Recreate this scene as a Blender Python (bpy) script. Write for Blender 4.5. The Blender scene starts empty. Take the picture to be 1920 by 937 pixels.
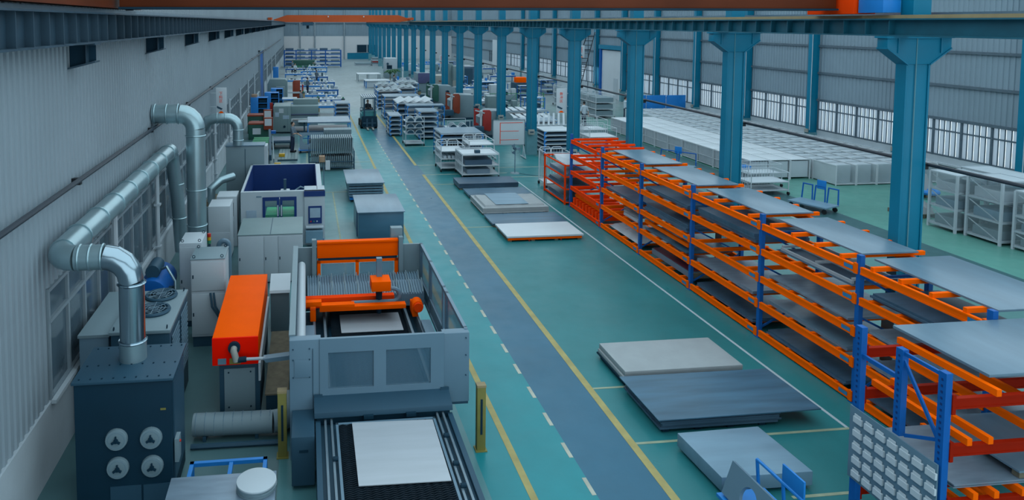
import bpy, bmesh, math, random
from mathutils import Vector, Matrix
RN = random.Random(11)
sc = bpy.context.scene
col = sc.collection
PI = math.pi

# ---------------------------------------------------------------- camera, light, exposure
CAM = Vector((0.0, 0.0, 7.3))
YAW, PITCH = math.radians(6.5543), math.radians(3.8141)
fw = Vector((math.sin(YAW)*math.cos(PITCH), math.cos(YAW)*math.cos(PITCH), -math.sin(PITCH)))
rt = Vector((math.cos(YAW), -math.sin(YAW), 0)); upv = rt.cross(fw)
cd = bpy.data.cameras.new('camera'); cam = bpy.data.objects.new('camera', cd); col.objects.link(cam)
cam.matrix_world = Matrix(((rt.x, upv.x, -fw.x, CAM.x), (rt.y, upv.y, -fw.y, CAM.y), (rt.z, upv.z, -fw.z, CAM.z), (0, 0, 0, 1)))
cd.sensor_width = 36; cd.lens = 1320/1920*36; cd.shift_x = (960-724)/1920; cd.shift_y = -(468.5-130)/1920
cd.clip_end = 400; cd.clip_start = 0.1
sc.camera = cam
wd = bpy.data.worlds.new('daylight'); sc.world = wd; wd.use_nodes = True
bg = wd.node_tree.nodes['Background']; bg.inputs[0].default_value = (0.82, 1.0, 1.09, 1); bg.inputs[1].default_value = 1.0
sc.view_settings.view_transform = 'Standard'; sc.view_settings.look = 'None'
sc.view_settings.exposure = 0.78; sc.view_settings.gamma = 1.0; sc.view_settings.use_curve_mapping = False

# ---------------------------------------------------------------- materials
def s2l(c):
    c /= 255.0
    return c/12.92 if c <= 0.04045 else ((c+0.055)/1.055)**2.4
MATS = {}
ALB = 0.68
def mat(name, rgb, rough=0.5, metal=0.0, var=0.10, scale=3.0, bump=0.0, bscale=40.0, spec=0.4, alpha=1.0, trans=0.0, stretch=None):
    m = bpy.data.materials.new(name); m.use_nodes = True
    nt = m.node_tree; N, L = nt.nodes, nt.links
    b = N['Principled BSDF']
    c = tuple(s2l(v)*k for v, k in zip(rgb, (1, 1, 1) if 'orange' in name or name in ('red_ink', 'end_shade_red', 'skin') else (ALB*.94, ALB*1.0, ALB*1.04)))
    tc = N.new('ShaderNodeTexCoord'); src = tc.outputs['Object']
    if stretch:
        mp = N.new('ShaderNodeMapping'); mp.inputs['Scale'].default_value = stretch
        L.new(src, mp.inputs[0]); src = mp.outputs[0]
    nz = N.new('ShaderNodeTexNoise'); nz.inputs['Scale'].default_value = scale; nz.inputs['Detail'].default_value = 4
    L.new(src, nz.inputs['Vector'])
    rp = N.new('ShaderNodeValToRGB'); e = rp.color_ramp.elements
    e[0].position, e[1].position = 0.3, 0.7
    e[0].color = tuple(v*(1-var) for v in c)+(1,); e[1].color = tuple(min(1, v*(1+var)) for v in c)+(1,)
    L.new(nz.outputs['Fac'], rp.inputs[0]); L.new(rp.outputs[0], b.inputs['Base Color'])
    b.inputs['Roughness'].default_value = rough; b.inputs['Metallic'].default_value = metal
    b.inputs['Specular IOR Level'].default_value = spec
    b.inputs['Alpha'].default_value = alpha
    if trans: b.inputs['Transmission Weight'].default_value = trans
    if bump:
        n2 = N.new('ShaderNodeTexNoise'); n2.inputs['Scale'].default_value = bscale; L.new(src, n2.inputs['Vector'])
        bp = N.new('ShaderNodeBump'); bp.inputs['Strength'].default_value = bump; bp.inputs['Distance'].default_value = 0.01
        L.new(n2.outputs['Fac'], bp.inputs['Height']); L.new(bp.outputs[0], b.inputs['Normal'])
    MATS[name] = m
    return m
mat('wall_sheet', (146,166,178), 0.55, 0.0, 0.07, 0.35)
mat('wall_sheet_left', (158,171,179), 0.55, 0.0, 0.06, 0.35)
mat('plinth', (196,206,212), 0.8, var=0.08, scale=1.2, bump=0.1)
mat('far_paint', (232,230,230), 0.7, var=0.03, scale=.3)
mat('frame_grey', (148,162,170), 0.5)
mat('dark_glass', (92,112,124), 0.12, 0.0, 0.25, 0.8, spec=0.6)
mat('frost', (205,214,222), 0.4, var=.05)
mat('girt', (92,110,122), 0.6)
mat('teal', (6,128,160), 0.42, 0.0, 0.08, 1.0, spec=.25)
mat('teal_base', (104,158,168), 0.6)
mat('beam_dark', (52,78,94), 0.5, var=.15)
mat('beam_teal', (24,98,118), 0.45, var=.12)
mat('rail_steel', (128,148,160), 0.35, 0.3)
mat('black', (20,26,34), 0.5)
mat('pipe_dark', (44,56,68), 0.5)
mat('duct', (178,204,210), 0.30, 0.7, 0.08, 2.0, bump=.05, bscale=3)
mat('duct_chrome', (176,196,206), 0.20, 0.95, 0.06, 2.0, bump=.06, bscale=4)
mat('orange', (244,88,0), 0.5, 0, 0.03, 2.0, spec=.02)
mat('orange_rack', (246,98,4), 0.5, 0, 0.06, 2.0, spec=.02)
mat('orange_red', (236,66,14), 0.5, 0, 0.06, 2.0, spec=.02)
mat('crane_orange', (172,72,18), 0.5, 0, 0.08, 1.0)
mat('crane_dark', (108,50,26), 0.5, 0, 0.2, .6, spec=.15)
mat('rack_blue', (14,102,184), 0.45, 0, 0.08, 2.0, spec=.25)
mat('bright_blue', (30,140,224), 0.45, 0, 0.08, 2.0)
mat('navy', (8,56,122), 0.5, 0, 0.12, 1.5)
mat('machine_grey', (112,142,160), 0.45, 0, 0.05, 1.0)
mat('machine_dark', (50,86,106), 0.5, 0, 0.08, 1.0, spec=.25)
mat('machine_black', (20,56,74), 0.6, 0, 0.12, 1.0, spec=.15)
mat('cab_white', (204,214,220), 0.5, 0, 0.04, 1.0)
mat('cab_grey', (132,154,162), 0.5, 0, 0.05, 1.0)
mat('grey_green', (126,150,152), 0.5, 0, 0.06, 1.0)
mat('offwhite', (198,208,214), 0.5, 0, 0.04, 1.0)
mat('white', (222,228,232), 0.5, 0, 0.03, 1.0)
mat('steel_dull', (140,160,176), 0.35, 0.2, 0.18, 1.4, stretch=(1,5,1))
mat('steel_sheet', (118,146,164), 0.33, 0.1, 0.10, 1.2, stretch=(3,.6,1))
mat('steel_bright', (198,204,210), 0.3, 0.0, 0.06, 1.4, stretch=(.4,4,1))
mat('steel_dark', (76,104,126), 0.4, 0.1, 0.22, 1.2, stretch=(.5,4,1))
mat('slab_blue', (72,114,138), 0.32, 0.1, 0.28, 1.3, stretch=(.35,3,1))
mat('slab_pale', (126,160,180), 0.35, 0.05, 0.12, 1.3, stretch=(.5,3,1))
mat('wrap', (172,178,180), 0.6, 0, 0.05, 3.0, bump=.4, bscale=6)
mat('wood', (128,118,98), 0.8, 0, 0.2, 6.0)
mat('maroon', (118,44,62), 0.5, 0, .15)
mat('beam_shade_red', (172,34,8), 0.5, 0, .08, 2.0, spec=.05)  # orange beams on their shaded side, the shade painted in as dark red
mat('end_shade_red', (236,22,2), 0.5, 0, .04, 2.0, spec=.03)
mat('red_plate', (176,44,38), 0.5, 0, 0.06)
mat('rust_plate', (156,62,34), 0.5, 0, 0.06)
mat('olive', (142,134,66), 0.6, 0, 0.12, 4.0)
mat('tan', (170,148,108), 0.6)
mat('yellow_paint', (184,168,104), 0.6, 0, 0.16, 3.0)
mat('pale_paint', (168,178,150), 0.6, 0, 0.15, 3.0)
mat('cream_paint', (196,194,176), 0.6, 0, .15, 3.0)
mat('pane_thin', (120,170,170), 0.15, 0, 0.1, 1.0, spec=.4, alpha=0.22)
mat('pane_blue', (130,165,190), 0.1, 0, 0.1, 1.0, spec=.6, alpha=0.55)
mat('pane_clear', (92,128,148), 0.2, 0, 0.1, 1.0, spec=.4, alpha=0.62)
mat('crate_panel', (206,216,220), 0.55, 0, 0.04, 2.0)
mat('film', (190,208,214), 0.25, 0, 0.1, 2.0, alpha=0.14)
mat('green', (66,150,108), 0.5)
mat('green_dark', (40,96,84), 0.5)
mat('green_glow', (60,220,140), 0.5)
mat('leaf', (60,110,70), 0.6, var=.25, scale=8)
mat('purple', (84,88,130), 0.5)
mat('beige', (170,170,162), 0.6)
mat('screen', (176,196,212), 0.2)
mat('skin', (186,150,130), 0.6)
mat('hair', (26,26,30), 0.7)
mat('shirt', (214,226,234), 0.8)
mat('shirt_grey', (110,126,140), 0.8)
mat('trousers', (34,50,78), 0.8)
mat('dark_cloth', (44,54,64), 0.8)
mat('red_ink', (226,74,44), 0.6)
mat('red_lamp', (220,50,30), 0.4)
mat('yellow', (226,176,36), 0.5)
mat('lift_teal', (70,160,165), 0.45)
mat('cardboard', (184,150,122), 0.8)
mat('rubber', (28,34,40), 0.8)
mat('grating', (36,52,64), 0.5, 0.2, .2, 8)
mat('label_blue', (60,140,190), 0.5)

# ---------------------------------------------------------------- mesh helpers
ABS = {}
def _finish(me, smooth_angle=35):
    me.shade_smooth(); me.set_sharp_from_angle(angle=math.radians(smooth_angle))
class MB:
    def __init__(s): s.v = []; s.f = []
    def add(s, vs, fs):
        o = len(s.v); s.v += [tuple(v) for v in vs]; s.f += [tuple(i+o for i in f) for f in fs]; return s
    def box(s, x0, x1, y0, y1, z0, z1):
        return s.add([(x0,y0,z0),(x1,y0,z0),(x1,y1,z0),(x0,y1,z0),(x0,y0,z1),(x1,y0,z1),(x1,y1,z1),(x0,y1,z1)],
                     [(0,3,2,1),(4,5,6,7),(0,1,5,4),(1,2,6,5),(2,3,7,6),(3,0,4,7)])
    def hexa(s, p):   # eight points: bottom loop then top loop
        return s.add(p, [(0,3,2,1),(4,5,6,7),(0,1,5,4),(1,2,6,5),(2,3,7,6),(3,0,4,7)])
    def prism(s, poly, axis, a, b):
        # poly: 2D points; axis 'x' -> (y,z), 'y' -> (x,z), 'z' -> (x,y)
        def p3(p, t): return (t,p[0],p[1]) if axis == 'x' else (p[0],t,p[1]) if axis == 'y' else (p[0],p[1],t)
        n = len(poly)
        return s.add([p3(p,a) for p in poly]+[p3(p,b) for p in poly],
                     [tuple(range(n))[::-1], tuple(range(n,2*n))]+[(i,(i+1)%n,n+(i+1)%n,n+i) for i in range(n)])
    def tube(s, pts, r, n=10, caps=True, radii=None):
        P = [Vector(p) for p in pts]; k = len(P)
        tg = []
        for i in range(k):
            a = P[min(i+1,k-1)]-P[i]; b = P[i]-P[max(i-1,0)]
            t = (a.normalized() if a.length else Vector())+(b.normalized() if b.length else Vector()); tg.append(t.normalized())
        ref = Vector((0,0,1)) if abs(tg[0].z) < 0.9 else Vector((1,0,0))
        u = tg[0].cross(ref).normalized(); vs = []
        for i in range(k):
            u = (u-tg[i]*u.dot(tg[i])).normalized(); w = tg[i].cross(u)
            mt = 1.0
            if 0 < i < k-1:
                c = (P[i+1]-P[i]).normalized().dot(tg[i]); mt = 1/max(c, .4)
            rr = radii[i] if radii else r
            # mitre: stretch in the bend plane
            bend = (P[i+1]-P[i]).normalized()-(P[i]-P[i-1]).normalized() if 0 < i < k-1 else Vector()
            for j in range(n):
                a = 2*PI*j/n; d = (u*math.cos(a)+w*math.sin(a))*rr
                if bend.length > 1e-5:
                    bn = bend.normalized(); d = d+bn*(d.dot(bn))*(mt-1)
                vs.append(P[i]+d)
        fs = [(i*n+j, i*n+(j+1)%n, (i+1)*n+(j+1)%n, (i+1)*n+j) for i in range(k-1) for j in range(n)]
        if caps: fs += [tuple(range(n))[::-1], tuple((k-1)*n+j for j in range(n))]
        return s.add(vs, fs)
    def cyl(s, p0, p1, r, n=12, r2=None): return s.tube([p0,p1], r, n, True, [r, r if r2 is None else r2])
    def ring(s, c, axis, R0, r, n=20, m=6, arc=(0, 2*PI)):
        c = Vector(c); ax = {'x':(Vector((0,1,0)),Vector((0,0,1))), 'y':(Vector((1,0,0)),Vector((0,0,1))), 'z':(Vector((1,0,0)),Vector((0,1,0)))}[axis]
        full = abs(arc[1]-arc[0]-2*PI) < 1e-6
        pts = [c+ax[0]*R0*math.cos(arc[0]+(arc[1]-arc[0])*i/n)+ax[1]*R0*math.sin(arc[0]+(arc[1]-arc[0])*i/n) for i in range(n+1)]
        return s.tube(pts, r, m, not full)
    def bar(s, p0, p1, w, h):   # rectangular bar between two points
        p0, p1 = Vector(p0), Vector(p1); t = (p1-p0).normalized()
        ref = Vector((0,0,1)) if abs(t.z) < 0.95 else Vector((0,1,0))
        u = t.cross(ref).normalized()*(w/2); k = u.cross(t).normalized()*(h/2)
        return s.hexa([p0-u-k, p0+u-k, p1+u-k, p1-u-k, p0-u+k, p0+u+k, p1+u+k, p1-u+k])
    def mesh(s, name, bev=0, smooth=35):
        me = bpy.data.meshes.new(name); me.from_pydata(s.v, [], s.f); me.update()
        if bev or True:
            bm = bmesh.new(); bm.from_mesh(me)
            bmesh.ops.recalc_face_normals(bm, faces=bm.faces)
            if bev:
                es = [e for e in bm.edges if len(e.link_faces) == 2 and e.calc_face_angle(0) > 0.6]
                bmesh.ops.bevel(bm, geom=es, offset=bev, segments=2, affect='EDGES', profile=0.6, clamp_overlap=True)
            bm.to_mesh(me); bm.free()
        _finish(me, smooth)
        return me
    def build(s, name, m, parent=None, bev=0, smooth=35):
        # vertices are absolute (world for unrotated things, root-local otherwise)
        n = len(s.v); c = Vector((sum(v[0] for v in s.v)/n, sum(v[1] for v in s.v)/n, min(v[2] for v in s.v)))
        s.v = [(v[0]-c.x, v[1]-c.y, v[2]-c.z) for v in s.v]
        return link(name, s.mesh(name, bev, smooth), m, parent, c)
def link(name, me, m, parent, c):
    o = bpy.data.objects.new(name, me); col.objects.link(o)
    if m and not me.materials: me.materials.append(MATS[m])
    o.location = Vector(c)-(ABS[parent.name] if parent else Vector())
    if parent: o.parent = parent
    ABS[o.name] = Vector(c)
    return o
BC = {}
def B(name, m, parent, x0, x1, y0, y1, z0, z1, bev=0):
    d = (round(x1-x0,4), round(y1-y0,4), round(z1-z0,4), m, bev)
    if d not in BC:
        BC[d] = MB().box(-d[0]/2, d[0]/2, -d[1]/2, d[1]/2, 0, d[2]).mesh(name, bev)
    return link(name, BC[d], m, parent, ((x0+x1)/2, (y0+y1)/2, z0))
def C(name, m, parent, p0, p1, r, n=12, r2=None, bev=0): return MB().cyl(p0, p1, r, n, r2).build(name, m, parent, bev)
def TB(name, m, parent, pts, r, n=10): return MB().tube(pts, r, n).build(name, m, parent)
def tag(o, label, cat, group=None, kind=None):
    if label: o['label'] = label
    if cat: o['category'] = cat
    if group: o['group'] = group
    if kind: o['kind'] = kind
    return o
def T(name, label, cat, loc, rz=None, group=None):
    o = bpy.data.objects.new(name, None); col.objects.link(o); o.location = loc; o.empty_display_size = .2
    if rz is not None: o.rotation_euler = (0, 0, rz); ABS[o.name] = Vector()
    else: ABS[o.name] = Vector(loc)
    return tag(o, label, cat, group)
def struct(o): o['kind'] = 'structure'; return o
def sgroup(name, loc=(0,0,0)):
    o = bpy.data.objects.new(name, None); col.objects.link(o); o.location = loc; ABS[o.name] = Vector(loc); o['kind'] = 'structure'; return o
def copy_tree(o, parent=None):
    c = o.copy(); col.objects.link(c); c.parent = parent
    for ch in o.children: copy_tree(ch, c)
    return c
def dup(o, loc, rz=0, label=None, group=None):
    c = copy_tree(o); c.location = loc; c.rotation_euler = (0,0,rz)
    if label: c['label'] = label
    if group: c['group'] = group
    return c
ORD = ['first','second','third','fourth','fifth','sixth','seventh','eighth','ninth','tenth','eleventh','twelfth','thirteenth','fourteenth','fifteenth','sixteenth','seventeenth','eighteenth','nineteenth','twentieth']
def arc(c, u, v, r, a0, a1, n=6):
    c, u, v = Vector(c), Vector(u), Vector(v)
    return [c+u*r*math.cos(a0+(a1-a0)*i/n)+v*r*math.sin(a0+(a1-a0)*i/n) for i in range(n+1)]
TMP = bpy.data.scenes.new('scratch')
def bake(o):      # evaluate an object's modifiers in an otherwise empty scene
    TMP.collection.objects.link(o); TMP.view_layers[0].update(); dg = TMP.view_layers[0].depsgraph
    me = bpy.data.meshes.new_from_object(o.evaluated_get(dg)); bpy.data.objects.remove(o); return me
def text_mesh(s, size, depth=0.004):
    cu = bpy.data.curves.new('lettering', 'FONT'); cu.body = s; cu.size = size; cu.extrude = depth; cu.align_x = 'CENTER'; cu.align_y = 'CENTER'; cu.space_line = 1.05
    o = bpy.data.objects.new('lettering_tmp', cu); return bake(o)
# ---------------------------------------------------------------- the hall: floor, walls, ceiling strips
GY = [13.1+6.1*k for k in range(-2, 21)]      # column grid along the hall
XL, XR, YE, YB = -4.2, 29.45, 140.0, -3.0
def floor_material():
    m = bpy.data.materials.new('epoxy_floor'); m.use_nodes = True
    nt = m.node_tree; N, L = nt.nodes, nt.links; b = N['Principled BSDF']
    tc = N.new('ShaderNodeTexCoord'); sp = N.new('ShaderNodeSeparateXYZ'); L.new(tc.outputs['Object'], sp.inputs[0])
    def c4(r, g, bb): return (s2l(r)*ALB, s2l(g)*ALB, s2l(bb)*ALB, 1)
    rp = N.new('ShaderNodeValToRGB'); rp.color_ramp.interpolation = 'CONSTANT'
    mr = N.new('ShaderNodeMapRange'); mr.inputs[1].default_value = -5; mr.inputs[2].default_value = 30
    L.new(sp.outputs['X'], mr.inputs[0]); L.new(mr.outputs[0], rp.inputs[0])
    def pos(x): return (x+5)/35
    e = rp.color_ramp.elements
    e[0].position = 0; e[0].color = c4(86,124,130)
    e[1].position = pos(-0.6); e[1].color = c4(92,148,154)
    for x, c in ((2.75, c4(32,146,156)), (4.37, c4(52,112,140)), (5.6, c4(48,132,138)), (12.4, c4(96,146,146)), (18.2, c4(62,104,110)), (20.2, c4(96,158,148))):
        n = e.new(pos(x)); n.color = c
    far = N.new('ShaderNodeMapRange'); far.inputs[1].default_value = 44; far.inputs[2].default_value = 62  # far wall's reflection painted into the floor colour as a paler far end
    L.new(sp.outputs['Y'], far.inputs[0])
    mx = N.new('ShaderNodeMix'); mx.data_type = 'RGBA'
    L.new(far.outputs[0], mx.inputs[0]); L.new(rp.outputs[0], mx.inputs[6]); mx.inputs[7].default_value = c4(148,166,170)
    nz = N.new('ShaderNodeTexNoise'); nz.inputs['Scale'].default_value = 0.35; nz.inputs['Detail'].default_value = 6; nz.inputs['Roughness'].default_value = .65
    L.new(tc.outputs['Object'], nz.inputs['Vector'])
    m2 = N.new('ShaderNodeMapRange'); m2.inputs[1].default_value = .3; m2.inputs[2].default_value = .7; m2.inputs[3].default_value = .84; m2.inputs[4].default_value = 1.14
    L.new(nz.outputs['Fac'], m2.inputs[0])
    mu = N.new('ShaderNodeMix'); mu.data_type = 'RGBA'; mu.blend_type = 'MULTIPLY'; mu.inputs[0].default_value = 1
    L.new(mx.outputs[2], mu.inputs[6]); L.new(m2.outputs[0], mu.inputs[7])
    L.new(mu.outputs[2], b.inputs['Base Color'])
    b.inputs['Roughness'].default_value = 0.32; b.inputs['Specular IOR Level'].default_value = 0.22
    n3 = N.new('ShaderNodeTexNoise'); n3.inputs['Scale'].default_value = 2.2; L.new(tc.outputs['Object'], n3.inputs['Vector'])
    r3 = N.new('ShaderNodeMapRange'); r3.inputs[3].default_value = .22; r3.inputs[4].default_value = .45
    L.new(n3.outputs['Fac'], r3.inputs[0]); L.new(r3.outputs[0], b.inputs['Roughness'])
    MATS['epoxy_floor'] = m
floor_material()
floor = struct(sgroup('floor'))
me = bpy.data.meshes.new('floor_slab'); me.from_pydata([(XL-.3,YB,0),(XR+.3,YB,0),(XR+.3,YE+.3,0),(XL-.3,YE+.3,0),(XL-.3,YB,-.3),(XR+.3,YB,-.3),(XR+.3,YE+.3,-.3),(XL-.3,YE+.3,-.3)], [], [(0,1,2,3),(7,6,5,4),(0,4,5,1),(1,5,6,2),(2,6,7,3),(3,7,4,0)])
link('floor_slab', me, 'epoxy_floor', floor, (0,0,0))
def fline(x0, x1, y0, y1, m, name='lane_line'): B(name, m, floor, x0, x1, y0, y1, 0.0, 0.004)
fline(5.52, 5.66, 5, 33.0, 'yellow_paint'); fline(5.50, 5.64, 35.2, 62, 'yellow_paint')
fline(3.38, 3.50, 5, 70, 'yellow_paint')
for i in range(40):
    y = 6.2+i*0.95
    fline(4.36, 4.43, y, y+.42, 'cream_paint', 'lane_dash')
fline(9.64, 9.70, 11.18, 31.0, 'offwhite')
for x0, x1, y, m in ((5.66,6.4,13.05,'pale_paint'), (5.66,9.7,11.2,'pale_paint'), (5.66,9.7,32.95,'cream_paint'), (5.66,8.2,35.2,'cream_paint'), (5.66,6.7,30.9,'pale_paint'),
                     (5.66,6.7,24.2,'pale_paint'), (5.66,8.5,40.6,'cream_paint'), (9.2,14.5,32.0,'cream_paint'), (9.2,14.5,34.2,'cream_paint'), (7.4,9.9,9.6,'pale_paint'),
                     (0.4,3.38,30.0,'pale_paint'), (-0.3,3.38,36.4,'pale_paint')):
    B('lane_line', m, floor, x0, x1, y-.03, y+.03, 0.0, 0.0055)
fline(18.1, 18.16, 14, 60, 'cream_paint'); fline(0.02, .08, 31, 42, 'pale_paint'); fline(1.1, 1.16, 20, 30, 'pale_paint')

def corrugated(axis, pos, a0, a1, z0, z1, pitch=.2, depth=.028, sgn=1):
    mb = MB(); prof = []; t = a0
    while t < a1-1e-6:
        prof += [(t, 0), (t+pitch*.44, 0), (t+pitch*.54, depth), (t+pitch*.9, depth)]; t += pitch
    prof.append((a1, 0))
    vs, fs = [], []
    for p, d in prof:
        for z in (z0, z1): vs.append((pos+sgn*d, p, z) if axis == 'y' else (p, pos+sgn*d, z))
    for i in range(len(prof)-1): fs.append((2*i, 2*i+2, 2*i+3, 2*i+1))
    mb.add(vs, fs); return mb
# left wall
WL = sgroup('wall_left', (XL,60,0))
DY0, DY1 = 63.5, 69.5
corrugated('y', XL, YB, YE, 3.0, 11.2).build('upper_cladding', 'wall_sheet_left', WL, smooth=10)
corrugated('y', XL, YB, 11.6, 1.16, 3.0).build('lower_cladding', 'wall_sheet_left', WL, smooth=10)
B('plinth', 'plinth', WL, XL-.3, XL+.06, YB, DY0, 0, 1.16)
B('plinth', 'plinth', WL, XL-.3, XL+.06, DY1, YE, 0, 1.16)
B('outer_skin', 'wall_sheet', WL, XL-.34, XL-.3, YB, YE, 0, 11.2)
B('coping', 'plinth', WL, XL+.06, XL+.14, 11.6, DY0, 1.12, 1.18)
nwin = 0
def strip_window(y0, y1, x=XL, z0=1.16, z1=3.0, n=7, zt=2.45, pm='dark_glass', fm='frame_grey', s=1):
    global nwin
    nwin += 1
    w = sgroup('window_%d' % nwin, (x, (y0+y1)/2, z0))
    st = (y1-y0)/n
    for i in range(n+1):
        y = y0+i*st; B('mullion', fm, w, x-.05, x+.05, y-.035, y+.035, z0, z1)
    for z in (z0+.03, zt, z1-.03): B('transom', fm, w, x-.06, x+.06, y0, y1, z-.03, z+.03)
    for i in range(n):
        B('pane', pm, w, x-.015, x+.0, y0+i*st+.035, y0+(i+1)*st-.035, z0+.06, zt-.03)
        B('pane', pm, w, x-.015, x+.0, y0+i*st+.035, y0+(i+1)*st-.035, zt+.03, z1-.06)
edges = [11.6, 19.2, 25.3, 31.4, 37.5, 43.6, 49.7, 55.8, 63.4]
for a, b in zip(edges[:-1], edges[1:]): strip_window(a+.08, b-.08, n=max(4, round((b-a)/.95)))
for a, b in ((69.7,77),(77,84),(84,91),(91,98),(98,108),(108,118),(118,128),(128,139.8)): strip_window(a+.08, b-.08, n=5)
d1 = sgroup('door_1', (XL,66.5,0))
B('door_leaf', 'rack_blue', d1, XL+.02, XL+.08, DY0+.1, DY1-.1, 0, 4.6)
for y in (DY0, DY1-.14): B('door_jamb', 'frame_grey', d1, XL+.0, XL+.2, y, y+.14, 0, 4.8)
B('door_head', 'frame_grey', d1, XL+.0, XL+.22, DY0, DY1, 4.66, 4.85)
# down pipes on the left wall
for k, y in enumerate([15.0, 19.2, 31.4, 37.5, 43.6, 49.7, 55.8, 74, 84, 95]):
    dp = T('drain_pipe', 'white drain pipe on the left wall, %s from the camera' % ORD[k], 'pipe', (XL+.22, y, .0), group='drain pipes on the left wall')
    TB('pipe', 'offwhite', dp, [(XL+.22,y,.02),(XL+.22,y,3.3)], .06, 8)
    for z in (.6, 1.25, 2.4): B('clamp', 'offwhite', dp, XL+.15, XL+.31, y-.09, y+.09, z, z+.05)
# right wall
WR = sgroup('wall_right', (XR,60,0))
corrugated('y', XR, YB, YE, 2.84, 11.2, .25, .035, -1).build('upper_cladding', 'wall_sheet', WR, smooth=10)
B('plinth', 'plinth', WR, XR-.06, XR+.2, YB, 62.3, 0, 1.1); B('plinth', 'plinth', WR, XR-.06, XR+.2, 66.9, YE, 0, 1.1)
B('ledge', 'plinth', WR, XR-.2, XR-.06, YB, 62.3, .72, .8)
for z in (2.84, 4.4, 5.95, 7.5): B('girt', 'girt', WR, XR-.14, XR-.04, YB, YE, z-.06, z+.06)
for i in range(len(GY)-1):
    y0, y1 = GY[i]+.2, GY[i+1]-.2
    if y0 < 10 or 60 < y0 < 67 or y0 > 105: continue
    nwin += 1
    w = sgroup('window_%d' % nwin, (XR, (y0+y1)/2, 1.1))
    for j in range(5):
        y = y0+(y1-y0)*j/4; B('mullion', 'girt', w, XR-.08, XR+.02, y-.045, y+.045, 1.1, 2.84)
    for z in (1.14, 2.3, 2.8): B('transom', 'girt', w, XR-.07, XR+.01, y0, y1, z-.03, z+.03)
    ns = 20 if y0 < 45 else 8
    bars = MB()
    for j in range(ns):
        a, b_ = y0+(y1-y0)*j/ns, y0+(y1-y0)*(j+1)/ns
        if ns > 8: B('pane', 'frost', w, XR-.02, XR, a+.03, b_-.03, 1.15, 2.8)
        else: B('pane', 'frost', w, XR-.02, XR, a+.03, b_-.03, 1.15, 2.8)
    for j in range(ns): bars.box(XR-.055, XR-.035, y0+(y1-y0)*j/ns-.025, y0+(y1-y0)*j/ns+.025, 1.12, 2.82)
    bars.build('guard_bar', 'girt', w)
B('infill', 'wall_sheet', WR, XR-.02, XR+.1, YB, GY[1], 1.1, 2.84); B('infill', 'wall_sheet', WR, XR-.02, XR+.1, 108, YE, 1.1, 2.84)
d2 = sgroup('door_2', (XR,64.6,0))
B('door_leaf', 'white', d2, XR-.22, XR-.16, 62.3, 66.8, 0, 4.6); B('wicket_door', 'offwhite', d2, XR-.24, XR-.22, 63.2, 64.1, .05, 2.0)
B('door_jamb', 'rack_blue', d2, XR-.4, XR-.1, 66.8, 67.1, 0, 4.9); B('door_jamb', 'teal', d2, XR-.4, XR-.1, 62.0, 62.3, 0, 4.9)
B('door_head', 'teal', d2, XR-.45, XR-.1, 61.8, 67.2, 4.7, 5.1)
d3 = sgroup('door_3', (XR,105.5,0))
B('door_leaf', 'white', d3, XR-.22, XR-.16, 103.3, 108, 0, 4.6); B('door_jamb', 'bright_blue', d3, XR-.4, XR-.1, 102.9, 103.3, 0, 4.8)
# far wall
WF = sgroup('wall_far', (12,YE,0))
B('lower_wall', 'far_paint', WF, XL-.3, XR+.3, YE, YE+.3, 0, 4.6)
corrugated('x', YE, XL, XR, 4.6, 14.0, .3, .05, -1).build('upper_cladding', 'wall_sheet', WF, smooth=10)
B('dado', 'teal', WF, 8.3, 14.4, YE-.05, YE, 0, 1.25)
for x in (-1.0, 1.9, 7.7, 13.5): B('wall_post', 'frame_grey', WF, x-.12, x+.12, YE-.25, YE, 0, 14.0)
B('girt', 'girt', WF, XL, 13, YE-.16, YE-.05, 7.0, 7.25)
for x in (10.2, 12.3):
    nwin += 1; w = sgroup('window_%d' % nwin, (x, YE-.1, 1.3))
    B('window_frame', 'frame_grey', w, x, x+2.0, YE-.1, YE, 1.3, 2.9); B('pane', 'machine_black', w, x+.08, x+1.92, YE-.12, YE-.1, 1.38, 2.82)
# unseen back wall opened for fill light; roof: strips of cladding between long skylights
WB = sgroup('wall_back', (12,YB,0)); B('cladding', 'wall_sheet', WB, XL-.3, XR+.3, YB-.2, YB, 9.0, 11.2)
CE = sgroup('ceiling', (12,3,11.2)); B('roof_panel', 'wall_sheet', CE, XL-.4, XR+.4, YB-.2, -2.4, 11.2, 11.3)
for y in GY[4:]: B('roof_strip', 'wall_sheet', CE, XL-.4, XR+.4, y-.5, y+.5, 11.2, 11.3)

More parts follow.
